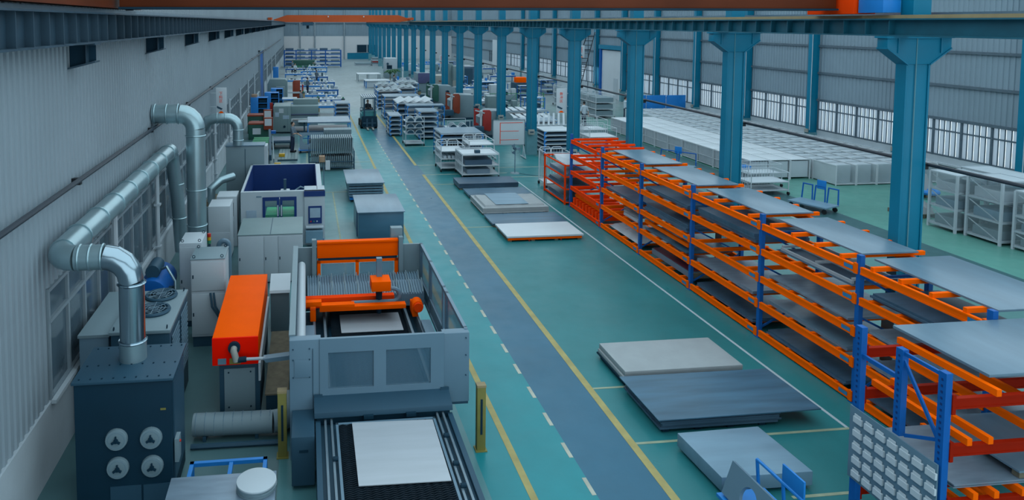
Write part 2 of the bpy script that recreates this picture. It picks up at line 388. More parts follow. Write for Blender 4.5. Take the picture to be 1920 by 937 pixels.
# ---------------------------------------------------------------- columns
def column(name, label, x, y, h, wx, wyy, base, corbel, group, m='teal', top=10.8):
    c = T(name, label, 'column', (x,y,0), group=group)
    hx = wx/2
    MB().box(x-hx, x+hx, y-wyy/2, y+wyy/2, 0, h).build('shaft', m, c, .05)
    for s in (-1, 1): MB().box(x+s*hx-.02, x+s*hx+.02, y-wyy/2-.015, y+wyy/2+.015, 0, h).build('flange', m, c)
    if base: B('base_casing', 'teal_base', c, x-hx-.05, x+hx+.05, y-wyy/2-.05, y+wyy/2+.05, 0, base)
    if corbel:
        MB().prism([(x-.72,7.0),(x-.72,6.78),(x-hx,6.45),(x+hx,6.45),(x+.72,6.78),(x+.72,7.0)], 'y', y-wyy/2-.02, y+wyy/2+.02).build('corbel_web', m, c, .01)
        MB().box(x-.76, x+.76, y-.16, y+.16, 6.98, 7.02).build('corbel_plate', m, c)
        for s in (-1, 1):
            MB().hexa([(x+s*.72,y-.15,6.76),(x+s*hx,y-.15,6.43),(x+s*hx,y+.15,6.43),(x+s*.72,y+.15,6.76),(x+s*.72,y-.15,6.79),(x+s*hx,y-.15,6.46),(x+s*hx,y+.15,6.46),(x+s*.72,y+.15,6.79)]).build('corbel_flange', m, c)
            B('stiffener', m, c, x+s*.48-.015, x+s*.48+.015, y-.155, y-.13, 6.68, 6.98)
        B('upper_post', m, c, x-.2, x+.2, y-.15, y+.15, 7.02, top)
        C('conduit', 'teal_base', c, (x-.06,y-.135,base+.1), (x-.06,y-.135,7.0), .011, 6)
    return c
XC = 12.4
for k, y in enumerate(GY[2:]):
    column('steel_column', 'teal steel column in the middle row, %s from the camera' % (ORD[k] if k < 20 else 'farthest'), XC, y, 7.0, .5, .22, 1.3, True, 'middle row of crane columns')
for k, y in enumerate(GY[4:16]):
    c = column('wall_column', 'tapered teal column against the right wall, %s from the camera' % ORD[k], 29.15, y, 10.5, .4, .3, .95, False, 'columns along the right wall')
    B('socket_box', 'beige', c, 28.82, 28.9, y-.12, y+.12, .95, 1.15)
    C('conduit', 'offwhite', c, (28.93,y-.16,1.1), (28.93,y-.16,7.0), .02, 6)
for k in (4, 5, 6, 7, 8):      # small distribution boxes on the near columns
    y = GY[k]; bx = T('socket_box', 'small beige control box above the pale base of the %s middle column' % ORD[k-2], 'control box', (XC-.1,y-.2,1.3), group='control boxes on middle columns')
    B('case', 'beige', bx, XC-.24, XC+.08, y-.34, y-.17, 1.15, 1.42, .01); B('switch_strip', 'machine_dark', bx, XC-.18, XC+.02, y-.35, y-.34, 1.25, 1.33)

# ---------------------------------------------------------------- crane runways, rails, bridges
def runway(name, label, x, m, z0, z1, rail, y0=2.0, y1=138, sp=.61, hw=.17, ys=2.3):
    r = T(name, label, 'crane rail', (x,70,z0))
    B('web', m, r, x-.015, x+.015, y0, y1, z0, z1); B('bottom_flange', m, r, x-hw, x+hw, y0, y1, z0, z0+.03); B('top_flange', m, r, x-hw, x+hw, y0, y1, z1-.03, z1)
    B('rail', rail, r, x-.04, x+.04, y0, y1, z1, z1+.07)
    y = ys
    while y < 80:
        B('stiffener', m, r, x-hw+.03, x-.015, y-.01, y+.01, z0+.03, z1-.03); B('stiffener', m, r, x+.015, x+hw-.03, y-.01, y+.01, z0+.03, z1-.03); y += sp
    return r
runway('crane_runway', 'dark steel crane runway beam along the left wall', -3.86, 'beam_dark', 6.93, 7.48, 'rail_steel')
runway('crane_runway', 'teal crane runway beam on the middle columns, aisle side', 11.95, 'beam_teal', 7.02, 7.38, 'tan', ys=13.1)
runway('crane_runway', 'teal crane runway beam on the middle columns, right bay side', 12.98, 'beam_teal', 7.02, 7.44, 'rail_steel', ys=13.1)
for k, y in enumerate(GY[2:]):
    b = T('crane_bracket', 'dark wall bracket under the left runway beam, %s from the camera' % (ORD[k] if k < 20 else 'farthest'), 'bracket', (XL,y,6.5), group='runway brackets on the left wall')
    MB().prism([(XL+.03,6.5),(-3.72,6.62),(-3.72,6.9),(XL+.03,6.9)], 'y', y-.012, y+.012).build('bracket_web', 'machine_black', b)
    MB().hexa([(XL+.03,y-.15,6.47),(-3.7,y-.15,6.59),(-3.7,y+.15,6.59),(XL+.03,y+.15,6.47),(XL+.03,y-.15,6.5),(-3.7,y-.15,6.62),(-3.7,y+.15,6.62),(XL+.03,y+.15,6.5)]).build('bracket_flange', 'beam_dark', b)
    B('bearing_plate', 'beam_dark', b, XL+.03, -3.68, y-.17, y+.17, 6.9, 6.93); B('stiffener', 'beam_dark', b, -3.86, -3.84, y-.14, y+.14, 6.58, 6.9)
def power_rail(label, x, z, r, y1, sx):
    p = T('conductor_rail', label, 'power rail', (x,40,z))
    C('rail_pipe', 'pipe_dark', p, (x,4,z), (x,y1,z), r, 8)
    for y in GY[2:14]: B('rail_bracket', 'black', p, min(x,x+sx), max(x,x+sx), y-.05, y+.05, z-.1, z+.02)
power_rail('dark conductor rail running along the left corrugated wall', XL+.16, 4.48, .045, 120, -.16)
power_rail('dark conductor rail strung along the middle columns', XC+.42, 4.36, .04, 60, -.3)
fb = T('bridge_crane', 'orange overhead bridge crane far down the hall', 'crane', (4.4,80,7.5))
MB().prism([(-3.5,7.62),(-2.0,8.12),(10.6,8.12),(12.0,7.62),(12.0,7.52),(10.8,7.36),(-2.2,7.36),(-3.5,7.52)], 'y', 79.7, 80.3).build('girder', 'crane_orange', fb)
for x in (-3.86, 11.95): B('end_truck', 'crane_orange', fb, x-.2, x+.2, 78.6, 81.4, 7.56, 7.84)
hh = B('hoist', 'machine_dark', fb, -.3, .9, 79.6, 80.6, 6.95, 7.35); C('hook_block', 'machine_black', fb, (.3,80,6.6), (.3,80,6.95), .15, 8)
B('girder_flange', 'crane_orange', fb, -2.2, 10.8, 79.6, 80.4, 7.33, 7.37)
for x in (2.6, 6.6): C('lamp', 'white', fb, (x,79.69,7.95), (x,79.62,7.95), .08, 8)
nb = T('bridge_crane', 'dark brown bridge crane girder crossing just ahead at the top of the view', 'crane', (4.2,14.6,7.6))
B('girder', 'crane_dark', nb, -3.6, 11.6, 14.3, 14.8, 7.6, 8.5, .01); B('girder_flange', 'machine_black', nb, -3.6, 11.6, 14.22, 14.88, 7.56, 7.6)
B('end_truck', 'crane_dark', nb, -4.02, -3.7, 8.2, 16.6, 7.58, 8.1); B('end_truck', 'orange_red', nb, 11.68, 12.2, 13.9, 15.3, 7.48, 8.0, .01); B('drive_case', 'bright_blue', nb, 11.75, 12.15, 13.2, 13.85, 7.5, 7.95, .01)
for y in (8.6, 16.2): C('wheel', 'machine_black', nb, (-3.94,y,7.66), (-3.78,y,7.66), .1, 12)
# frosted window panes let the daylight through
def frost():
    m = MATS['frost']; nt = m.node_tree; N, L = nt.nodes, nt.links
    out = N['Material Output']; tr = N.new('ShaderNodeBsdfTranslucent'); tr.inputs[0].default_value = (.62,.66,.70,1)
    mx = N.new('ShaderNodeMixShader'); mx.inputs[0].default_value = .65
    L.new(N['Principled BSDF'].outputs[0], mx.inputs[1]); L.new(tr.outputs[0], mx.inputs[2]); L.new(mx.outputs[0], out.inputs[0])
frost()
# ---------------------------------------------------------------- exhaust ducts on the left
def seam(d, p, axis, r, m): MB().ring(p, axis, r, .018, 18, 5).build('seam_ring', m, d)
d = T('exhaust_duct', 'galvanised duct from the dark dust collector up and along the left wall', 'duct', (-2.64,11.2,2.0))
X, Y = -2.74, 11.2; r = .195
C('duct_section', 'duct', d, (X,Y,2.0), (X,Y,2.28), r+.012, 24); C('duct_section', 'duct_chrome', d, (X,Y,2.28), (X,Y,3.25), r, 24)
MB().tube(arc((X-.4,Y,3.25), (1,0,0), (0,0,1), .4, 0, PI/2, 4), r, 24).build('elbow', 'duct_chrome', d, smooth=22)
C('duct_section', 'duct', d, (X-.4,Y,3.65), (-3.56,Y,3.65), r, 24)
MB().tube(arc((-3.56,Y+.3,3.65), (0,-1,0), (-1,0,0), .3, 0, PI/2, 4), r, 24).build('elbow', 'duct', d, smooth=22)
C('duct_section', 'duct', d, (-3.86,Y+.3,3.65), (-3.86,20.4,3.65), r+.02, 24)
for z in (2.3, 3.22): seam(d, (X,Y,z), 'z', r+.012, 'duct_chrome')
for x in (X-.42, X-.6, -3.5): seam(d, (x,Y,3.65), 'x', r+.002, 'duct')
for k in range(8): seam(d, (-3.86,12.3+k*1.1,3.65), 'y', r+.03, 'duct')
MB().tube([(-3.86,20.4,3.65)]+arc((-3.86+.0,20.4,3.25), (0,0,1), (0,1,0), .4, .3, PI/2, 3)+[(-3.74,20.85,2.2),(-3.66,20.9,.6)], r, 20).build('down_leg', 'duct', d, smooth=22)
for z in (2.6, 1.6): seam(d, (-3.77 if z > 2 else -3.71,20.87,z), 'z', r+.01, 'duct')
d = T('exhaust_duct', 'large galvanised duct turning into the left wall above a tall riser', 'duct', (-3.0,19.7,0))
X, Y, r = -3.02, 19.7, .26
C('duct_section', 'duct', d, (X,Y,.9), (X,Y,4.38), r, 24)
MB().tube(arc((X-.42,Y,4.38), (1,0,0), (0,0,1), .42, 0, PI/2, 5), r, 24).build('elbow', 'duct', d, smooth=20)
C('duct_section', 'duct', d, (X-.42,Y,4.8), (XL+.05,Y,4.8), r, 24)
for z in (1.7, 2.7, 4.2): seam(d, (X,Y,z), 'z', r+.01, 'duct')
for x in (X-.45, X-.75, XL+.12): seam(d, (x,Y,4.8), 'x', r+.01, 'duct')
C('base_collar', 'cab_white', d, (X,Y,0), (X,Y,.9), r+.06, 16)
d = T('exhaust_duct', 'bent galvanised duct from the tall grey cabinet to the left wall', 'duct', (-2.65,27.6,2.5))
X, Y, r = -2.62, 27.6, .2
MB().tube([(X,Y,2.55),(X,Y,3.2)]+arc((X-.4,Y,3.2), (1,0,0), (0,0,1), .4, .3, PI/2, 4)+[(-3.5,Y,3.6),(-3.75,Y,3.52),(XL+.25,Y+.1,3.2)], r, 20).build('duct_section', 'duct', d, smooth=22)
for x in (-3.1, -3.4): seam(d, (x,Y,3.6), 'x', r+.01, 'duct')
for z in (2.75, 3.15): seam(d, (X,Y,z), 'z', r+.01, 'duct')
d = T('floor_duct', 'spiral duct lying on the floor between dust collector and laser machine', 'duct', (-1.3,12.25,0))
C('duct_section', 'cab_grey', d, (-2.0,12.25,.24), (-.62,12.2,.24), .19, 20)
MB().tube(arc((-.62,12.45,.24), (0,-1,0), (1,0,0), .25, 0, PI/2, 4)+[(-.37,12.9,.24)], .19, 18).build('elbow', 'cab_grey', d, smooth=22)
for k in range(9): MB().ring((-1.95+k*.16,12.25-.005*k,.24), 'x', .19, .007, 18, 5).build('seam_ring', 'machine_grey', d)
for x in (-1.8, -.9): B('saddle', 'machine_dark', d, x-.03, x+.03, 12.1, 12.4, 0, .1)
TB('cable_tray', 'machine_dark', d, [(-2.0,11.9,.05),(-.45,11.88,.05)], .045, 6)

# ---------------------------------------------------------------- dust collector, chiller, cabinets
d = T('dust_collector', 'dark cabinet dust collector with four round filter covers', 'dust collector', (-2.74,11.05,0))
B('body', 'machine_black', d, -3.44, -2.04, 10.52, 11.62, 0, 1.96, .015)
MB().box(-3.47,-2.0,10.49,11.66,1.96,2.0).build('top_plate', 'machine_dark', d, .006)
bolts = MB()
for k in range(9):
    for y in (10.58, 11.0, 11.58): bolts.cyl((-3.38+k*.165,y,2.0),(-3.38+k*.165,y,2.012),.014,6)
bolts.build('bolt_row', 'machine_black', d)
for x, z in ((-2.84,1.1),(-2.34,1.09),(-2.83,.66),(-2.33,.65)):
    c = C('filter_cover', 'cab_grey', d, (x,10.52,z), (x,10.46,z), .165, 24, .155, .008)
    MB().ring((x,10.47,z), 'y', .12, .012, 20, 6).build('rim', 'machine_grey', c)
    kb = MB().cyl((x,10.46,z),(x,10.43,z),.035,10)
    for a in range(3):
        t = PI/2+a*2*PI/3; kb.bar((x,10.44,z), (x+.07*math.cos(t),10.44,z+.07*math.sin(t)), .022, .03)
    kb.build('knob', 'machine_black', c)
B('drawer', 'machine_dark', d, -2.95, -2.5, 10.505, 10.52, .03, .36); B('drawer', 'machine_dark', d, -2.47, -2.08, 10.505, 10.52, .03, .36)
B('side_cover', 'machine_dark', d, -2.04, -2.02, 10.65, 11.5, .3, 1.85); B('plate', 'olive', d, -2.2, -2.12, 10.515, 10.52, 1.5, 1.53)
B('switch_box', 'cab_grey', d, -2.02, -1.96, 10.6, 10.8, .62, .98); C('red_button', 'red_lamp', d, (-1.96,10.7,.9), (-1.94,10.7,.9), .02, 8)

d = T('chiller', 'grey chiller unit with two round fans on top behind the dust collector', 'chiller', (-2.9,13.4,0))
B('body', 'machine_dark', d, -3.42, -2.42, 12.45, 14.3, 0, 1.84, .01); B('top_plate', 'cab_grey', d, -3.45, -2.4, 12.42, 14.33, 1.84, 1.9, .008)
for y in (13.28, 14.0):
    f = MB().ring((-2.86,y,1.93), 'z', .28, .035, 24, 6).build('fan_ring', 'machine_dark', d)
    g = MB()
    for q in (.09, .15, .21): g.ring((-2.86,y,1.965), 'z', q, .006, 20, 4)
    for a in range(4): g.tube([(-2.86-.28*math.cos(a*PI/4),y-.28*math.sin(a*PI/4),1.965),(-2.86+.28*math.cos(a*PI/4),y+.28*math.sin(a*PI/4),1.965)], .006, 4)
    g.build('guard', 'machine_grey', f)
    bl = MB().cyl((-2.86,y,1.9),(-2.86,y,1.955),.07,10)
    for a in range(5):
        t = a*2*PI/5; bl.hexa([(-2.86+.05*math.cos(t),y+.05*math.sin(t),1.905),(-2.86+.25*math.cos(t-.3),y+.25*math.sin(t-.3),1.905),(-2.86+.25*math.cos(t+.3),y+.25*math.sin(t+.3),1.93),(-2.86+.05*math.cos(t+.5),y+.05*math.sin(t+.5),1.93)]+[(-2.86+.05*math.cos(t),y+.05*math.sin(t),1.912),(-2.86+.25*math.cos(t-.3),y+.25*math.sin(t-.3),1.912),(-2.86+.25*math.cos(t+.3),y+.25*math.sin(t+.3),1.937),(-2.86+.05*math.cos(t+.5),y+.05*math.sin(t+.5),1.937)])
    bl.build('fan_blade', 'machine_black', f)
for y0 in (12.6, 13.5):
    g = B('side_grille', 'machine_black', d, -2.42, -2.41, y0, y0+.72, .5, 1.7)
    sl = MB()
    for k in range(14): sl.box(-2.41, -2.395, y0+.02, y0+.7, .55+k*.085, .59+k*.085)
    sl.build('grille_slats', 'machine_grey', g)
for x, y in ((-3.38,12.5),(-2.47,12.5),(-2.47,14.25)): MB().ring((x,y,1.93), 'x', .03, .008, 10, 5).build('lifting_eye', 'machine_black', d)
d = T('chiller', 'narrow grey chiller case against the wall behind the steel riser duct', 'chiller', (-3.75,13.5,0))
B('body', 'machine_grey', d, -4.0, -3.5, 12.6, 14.6, 0, 1.75, .01); B('lid', 'cab_grey', d, -4.02, -3.48, 12.58, 14.62, 1.75, 1.8)

def cabinet(label, x0, x1, y0, y1, h, splits, m='cab_white', base=.2, name='electrical_cabinet', vents=False, top=None):
    c = T(name, label, 'cabinet', ((x0+x1)/2,(y0+y1)/2,0))
    if base: B('plinth', 'machine_dark', c, x0+.02, x1-.02, y0+.03, y1-.02, 0, base)
    B('body', m, c, x0, x1, y0, y1, base, h, .008)
    for (a, b, z0, z1) in splits:
        dr = B('door', m, c, x0+(x1-x0)*a+.012, x0+(x1-x0)*b-.012, y0-.018, y0, z0, z1, .004)
        B('latch', 'machine_black', dr, x0+(x1-x0)*a+.035, x0+(x1-x0)*a+.06, y0-.03, y0-.018, (z0+z1)/2-.04, (z0+z1)/2+.04)
    if top: B('lid', top, c, x0-.01, x1+.01, y0-.01, y1+.01, h, h+.025, .005)
    return c
c = cabinet('off-white two-door control cabinet on a dark plinth beside the orange laser source', -2.58, -1.84, 15.8, 16.65, 2.0, [(0,1,.3,1.22),(0,1,1.3,1.95)], 'cab_white', .24, top='cab_grey')
for x, y in ((-2.52,15.86),(-1.9,15.86),(-2.52,16.59),(-1.9,16.59)): MB().ring((x,y,2.06), 'y', .03, .008, 10, 5).build('lifting_eye', 'machine_black', c)
for k in range(2): TB('cable', 'machine_dark', c, [(-2.15+.07*k,15.74,1.26),(-2.1+.07*k,15.6,1.0),(-1.95+.06*k,15.6,.75),(-1.75,15.65,.6)], .025, 8)
c = cabinet('off-white cabinet with lifting eyes close to the left windows', -3.02, -2.5, 16.9, 17.8, 2.05, [(0,1,.3,1.95)], 'cab_white', .15)
for x, y in ((-2.96,17.0),(-2.56,17.0),(-2.56,17.7)): MB().ring((x,y,2.08), 'y', .03, .008, 10, 5).build('lifting_eye', 'machine_black', c)
cabinet('small white cabinet with a dark window beneath the large riser duct', -2.95, -2.3, 21.4, 22.3, 1.75, [(0,1,.2,.95)], 'cab_white', .12)
c = T('instrument_cabinet', 'white instrument cabinet with square black display at the foot of the ducts', 'cabinet', (-2.55,23.4,0))
B('body', 'cab_white', c, -2.9, -2.25, 23.0, 23.8, 0, 1.65, .01); B('display', 'machine_black', c, -2.82, -2.36, 22.98, 23.0, 1.0, 1.45); B('drawer', 'cab_grey', c, -2.82, -2.36, 22.985, 23.0, .3, .85)
d = T('compressor', 'blue air compressor tank beside the left wall windows', 'compressor', (-3.45,16.6,0))
C('tank', 'rack_blue', d, (-3.5,16.0,1.15), (-3.5,17.3,1.15), .36, 20, bev=.05); C('motor', 'machine_dark', d, (-3.5,16.2,1.62), (-3.5,16.8,1.62), .16, 12)
for y in (16.2, 17.1): B('foot', 'machine_dark', d, -3.75, -3.25, y-.05, y+.05, 0, .85)
C('pulley', 'machine_black', d, (-3.1,15.98,1.1), (-3.02,15.98,1.1), .26, 18)
TB('pipe', 'duct', d, [(-3.5,16.6,1.5),(-3.2,16.3,1.7),(-3.0,16.2,1.4),(-3.0,16.1,.4)], .03, 8)
d = T('signal_tower', 'small signal lamp tower with red, amber and green lights', 'signal lamp', (-2.55,18.6,0))
C('pole', 'machine_dark', d, (-2.55,18.6,0), (-2.55,18.6,1.5), .025, 8)
for k, m in enumerate(('green', 'yellow', 'red_lamp')): C('lamp', m, d, (-2.55,18.6,1.5+k*.09), (-2.55,18.6,1.58+k*.09), .05, 12)
B('base_plate', 'machine_dark', d, -2.65, -2.45, 18.5, 18.7, 0, .03)
d = T('hose_stack', 'upright grey flexible hose loop behind the white cabinets', 'hose', (-2.2,19.0,0))
TB('hose', 'machine_grey', d, [(-2.35,19.0,.02),(-2.35,19.0,1.3)]+arc((-2.22,19.0,1.3), (-1,0,0), (0,0,1), .13, 0, PI, 8)+[(-2.09,19.0,.02)], .07, 10)

# laser source
d = T('laser_source', 'bright orange laser source box on a grey stand', 'laser source', (-1.3,13.5,0))
B('stand', 'machine_dark', d, -1.62, -.88, 12.85, 14.2, 0, 1.02, .01); B('stand', 'machine_dark', d, -1.6, -.9, 15.0, 15.9, 0, 1.02, .01)
p = B('stand_panel', 'cab_grey', d, -1.53, -.97, 12.83, 12.85, .12, .93, .004)
for x in (-1.45, -1.05):
    for z in (.2, .86): C('screw', 'machine_black', p, (x,12.83,z), (x,12.82,z), .016, 8)
MB().box(-1.73,-.9,12.79,16.0,1.04,1.55).build('housing', 'orange', d, .012); MB().box(-1.73,-.9,12.75,12.79,1.04,1.55).build('end_panel', 'end_shade_red', d, .006)  # added front plate: shade on the orange housing painted in as red
B('side_rail', 'offwhite', d, -.9, -.86, 12.74, 15.9, .72, 1.06); B('plate', 'olive', d, -1.42, -1.22, 12.74, 12.76, 1.06, 1.17); B('plate', 'machine_grey', d, -1.63, -1.48, 12.74, 12.76, 1.06, 1.17)
j = C('beam_port', 'machine_black', d, (-1.33,12.76,1.38), (-1.33,12.68,1.38), .11, 18)
MB().tube([(-1.33,12.68,1.38),(-1.33,12.6,1.37),(-1.3,12.56,1.3),(-1.28,12.56,1.2)], .06, 12).build('beam_elbow', 'beige', j); C('collar', 'machine_black', j, (-1.27,12.56,1.22), (-1.1,12.56,1.23), .05, 12)
C('beam_tube', 'offwhite', d, (-1.1,12.56,1.23), (-.33,12.6,1.2), .028, 12)
MB().prism([(-.75,1.17),(-.33,1.2),(-.33,1.28),(-.8,1.24)], 'y', 12.5, 12.66).build('tube_guard', 'machine_grey', d)
d = T('side_box', 'small grey box with a slanted lid right of the orange laser source', 'box', (-.68,16.3,0))
B('body', 'cab_grey', d, -.86, -.42, 16.4, 17.2, 0, .95, .01); MB().hexa([(-.88,16.35,.95),(-.4,16.35,.95),(-.4,17.2,.95),(-.88,17.2,.95),(-.88,16.4,1.0),(-.4,16.4,1.0),(-.4,17.2,1.12),(-.88,17.2,1.12)]).build('lid', 'cab_white', d)
d = T('cover_plate', 'brownish steel floor cover between laser source and cutting machine', 'plate', (-.6,14.2,0))
B('plate', 'wood', d, -.8, -.36, 12.9, 15.6, .34, .37); B('frame', 'machine_dark', d, -.78, -.38, 12.95, 15.55, 0, .34)

# ---------------------------------------------------------------- laser cutting machine
d = T('laser_cutting_machine', 'grey laser cutting machine with orange gantry inside an open-top enclosure', 'cutting machine', (1.2,12.5,0))
G, K = 'machine_grey', 'machine_dark'
B('bed', K, d, .1, 2.4, 11.6, 16.2, 0, .7); B('bed_skirt', G, d, -.26, .1, 11.55, 16.25, 0, .5)
lp = B('left_cover', G, d, -.3, .22, 11.42, 11.6, 0, 2.05, .008)
B('hatch', G, lp, -.22, .06, 11.405, 11.42, 1.42, 1.72, .004); B('seam', K, lp, .08, .09, 11.41, 11.42, .3, 1.9)
for z in (1.42, 1.72, 1.9):
    for x in (-.24, .03): C('bolt', K, lp, (x,11.42,z), (x,11.4,z), .012, 8)
rp_ = B('right_cover', G, d, 2.28, 2.74, 11.42, 11.6, .83, 2.04, .008)
for z in (1.3, 1.65, 1.95): C('bolt', K, rp_, (2.68,11.42,z), (2.68,11.4,z), .012, 8)
B('bottom_lip', K, rp_, 2.3, 2.73, 11.44, 11.6, .78, .83)
f = MB()
for a in ((.2,2.3,1.82,2.06),(.2,2.3,1.02,1.2),(.2,.34,1.2,1.82),(1.1,1.31,1.2,1.82),(2.07,2.3,1.2,1.82)): f.box(a[0],a[1],11.4,11.46,a[2],a[3])
f = f.build('front_door', G, d)
for x0, x1 in ((.34,1.1),(1.31,2.07)): B('pane', 'pane_clear', f, x0, x1, 11.42, 11.43, 1.2, 1.82)
for x in (.1, 2.24): B('hinge', K, f, x, x+.14, 11.37, 11.4, 1.02, 1.12)
B('left_wall', G, d, -.3, -.26, 11.6, 16.35, .3, 2.05); B('wall_cap', 'cab_grey', d, -.31, -.2, 11.6, 16.35, 2.03, 2.07)
C('exhaust_bar', 'offwhite', d, (-.12,11.75,1.75), (-.12,15.9,1.75), .09, 14)
for y in (12.3, 13.6, 14.9): B('bar_clip', K, d, -.26, -.04, y-.04, y+.04, 1.68, 1.76)
for y in (11.6, 13.2, 13.5, 15.0, 16.25): B('wall_post', G, d, 2.68, 2.74, y-.05, y+.05, .83, 2.05)
for z in (.83, 1.15, 1.98): B('wall_rail', G, d, 2.68, 2.74, 11.6, 16.3, z, z+.07)
for y0, y1 in ((11.65,13.15),(13.55,14.95),(15.05,16.2)): B('pane', 'pane_blue', d, 2.7, 2.715, y0, y1, 1.22, 1.98); B('lower_panel', G, d, 2.7, 2.72, y0, y1, .9, 1.15)
B('back_wall', 'cab_grey', d, -.3, .25, 16.3, 16.36, .5, 2.03); B('back_wall', 'cab_grey', d, 2.16, 2.74, 16.3, 16.36, .5, 2.03)
B('camera_box', 'cab_grey', d, 2.0, 2.28, 16.4, 16.6, 1.95, 2.4, .01)
g = MB().box(.24,2.15,16.25,16.33,1.78,2.14).build('lift_gate', 'orange', d, .01)
B('gate_bar', 'orange', g, .24, 2.15, 16.2, 16.36, 2.14, 2.18); B('gate_shadow_gap', 'machine_black', g, .26, 2.13, 16.26, 16.3, 1.72, 1.78)
for x in (.24, 1.14, 2.07): B('gate_post', 'orange', d, x, x+.08, 16.24, 16.32, .85, 1.72)
B('gate_rail', 'orange', d, .24, 2.15, 16.24, 16.32, 1.66, 1.72)
for x0, x1 in ((.34,1.12),(1.24,2.05)): B('pane', 'pane_blue', d, x0, x1, 16.27, 16.285, .95, 1.64)
for x in (.12, 2.16): B('gate_column', 'cab_grey', d, x, x+.1, 16.15, 16.28, .6, 2.25)
# inner table, rails and gantry
def slat_bed(x0, x1, y0, y1, z, m, parent, step=.05):
    mb = MB(); y = y0
    while y < y1:
        n = int((x1-x0)/.06); pts = []
        for i in range(n+1): pts.append((x0+(x1-x0)*i/n, z+(.022 if i % 2 else 0)))
        vs = [(p[0],y,z-.07) for p in pts]+[(p[0],y,p[1]) for p in pts]+[(p[0],y+.006,z-.07) for p in pts]+[(p[0],y+.006,p[1]) for p in pts]
        k = n+1
        fs = []
        for i in range(n): fs += [(i,i+1,k+i+1,k+i),(2*k+i+1,2*k+i,3*k+i,3*k+i+1),(k+i,k+i+1,3*k+i+1,3*k+i)]
        mb.add(vs, fs); y += step
    o = mb.build('support_slats', m, parent); o['kind'] = 'stuff'; return o
B('tray', 'machine_black', d, .45, 2.15, 11.65, 16.1, .7, .76)
slat_bed(.5, 2.1, 11.7, 16.1, .85, 'grating', d)
for x in (.12, .34, 2.12, 2.34): B('guide_rail', 'rail_steel', d, x, x+.05, 11.6, 16.1, .7, .98)
for x in (.0, 2.42): B('way_cover', G, d, x-.06, x+.14, 11.6, 14.2, .7, 1.08)
MB().prism([(.26,1.2),(2.1,1.2),(2.1,1.29),(1.0,1.29),(1.0,1.34),(.3,1.34),(.3,1.42),(-.05,1.42),(-.05,1.32),(.26,1.32)], 'y', 14.55, 14.72).build('gantry_front', 'orange', d, .006)
B('gantry_beam', 'orange_red', d, -.05, 1.9, 14.95, 15.12, 1.12, 1.34, .01); B('gantry_ledge', 'machine_black', d, .3, 1.95, 14.72, 14.95, 1.14, 1.18)
for x0 in (.06, 2.25): B('gantry_leg', 'orange', d, x0, x0+.12, 14.6, 15.0, .98, 1.22, .01)
TB('cable_chain', 'machine_grey', d, [(.95,14.8,1.27)]+[(1.85,14.8,1.27)]+arc((1.85,14.8,1.41), (0,0,-1), (1,0,0), .14, 0, PI, 8)+[(1.5,14.8,1.55)], .045, 8)
h = MB().box(1.36,1.78,14.55,14.98,1.58,1.8).build('cutting_head', 'orange', d, .02)
B('head_mast', 'machine_grey', h, 1.5, 1.62, 14.85, 14.97, 1.8, 2.2); C('nozzle', 'machine_black', h, (1.55,14.85,1.0), (1.55,14.85,1.58), .05, 10, .08)
mt = C('drive_motor', 'orange', d, (2.36,14.8,1.22), (2.36,14.55,1.22), .12, 16); C('motor_cap', 'orange_red', mt, (2.36,14.55,1.22), (2.36,14.48,1.22), .1, 16)
for y0 in (15.16, 15.66):
    b = MB(); nf = 46
    for i in range(nf):
        x = .0+i*2.6/nf
        b.hexa([(x,y0,1.1),(x+.03,y0,1.1),(x+.03,y0+.42,1.2),(x,y0+.42,1.2),(x+.01,y0,1.3),(x+.036,y0,1.3),(x+.036,y0+.42,1.44),(x+.01,y0+.42,1.44)])
    b.hexa([(.0,y0+.01,1.0),(2.6,y0+.01,1.0),(2.6,y0+.41,1.0),(.0,y0+.41,1.0),(.0,y0+.01,1.265),(2.6,y0+.01,1.265),(2.6,y0+.41,1.4),(.0,y0+.41,1.4)])
    b.build('bellows', 'machine_grey', d)
    for i in range(9): MB().bar((.25+i*.29,y0-.02,1.31), (.28+i*.29,y0+.44,1.46), .02, .03).build('bellows_rib', 'cab_grey', d)
# hood and shuttle table in front
MB().hexa([(.1,11.05,.9),(2.38,11.05,.9),(2.38,11.42,.9),(.1,11.42,.9),(.1,11.07,.98),(2.38,11.07,.98),(2.38,11.42,1.1),(.1,11.42,1.1)]).build('table_hood', K, d, .006)
B('hood_skirt', 'machine_black', d, .14, 2.34, 11.1, 11.14, .76, .9)
sb = B('drive_case', K, d, -.26, .1, 10.62, 11.4, .08, .87, .01); B('case_grip', 'machine_black', sb, -.14, .0, 10.61, 10.62, .62, .66)
for x0, x1 in ((.12,.2),(2.3,2.38)): B('table_side', K, d, x0, x1, 7.9, 11.1, .0, .84)
for x in (.26, .36, 2.1, 2.2): B('table_rail', 'rail_steel', d, x, x+.035, 7.9, 11.1, .76, .86)
B('table_deck', 'machine_dark', d, .2, 2.3, 7.9, 11.1, .66, .76)
B('table_frame', 'machine_grey', d, .44, .48, 7.9, 10.95, .76, .87); B('table_frame', 'machine_grey', d, 2.02, 2.06, 7.9, 10.95, .76, .87); B('table_frame', 'machine_grey', d, .44, 2.06, 10.9, 10.95, .76, .87)
slat_bed(.49, 2.01, 7.95, 10.88, .86, 'grating', d, .045)
for x, y in ((2.14,10.4),(2.14,9.7),(2.14,9.2),(.4,10.0)): C('roller', 'machine_black', d, (x-.04,y,.88), (x+.04,y,.88), .035, 10)
for x in (.9, 1.6): B('stop_block', 'machine_black', d, x, x+.16, 11.0, 11.06, .86, .92)
s = MB().hexa([(.69,9.33,.886),(1.99,9.3,.886),(2.0,10.83,.886),(.7,10.88,.886),(.69,9.33,.898),(1.99,9.3,.898),(2.0,10.83,.898),(.7,10.88,.898)]).build('steel_sheet', 'steel_bright', None)
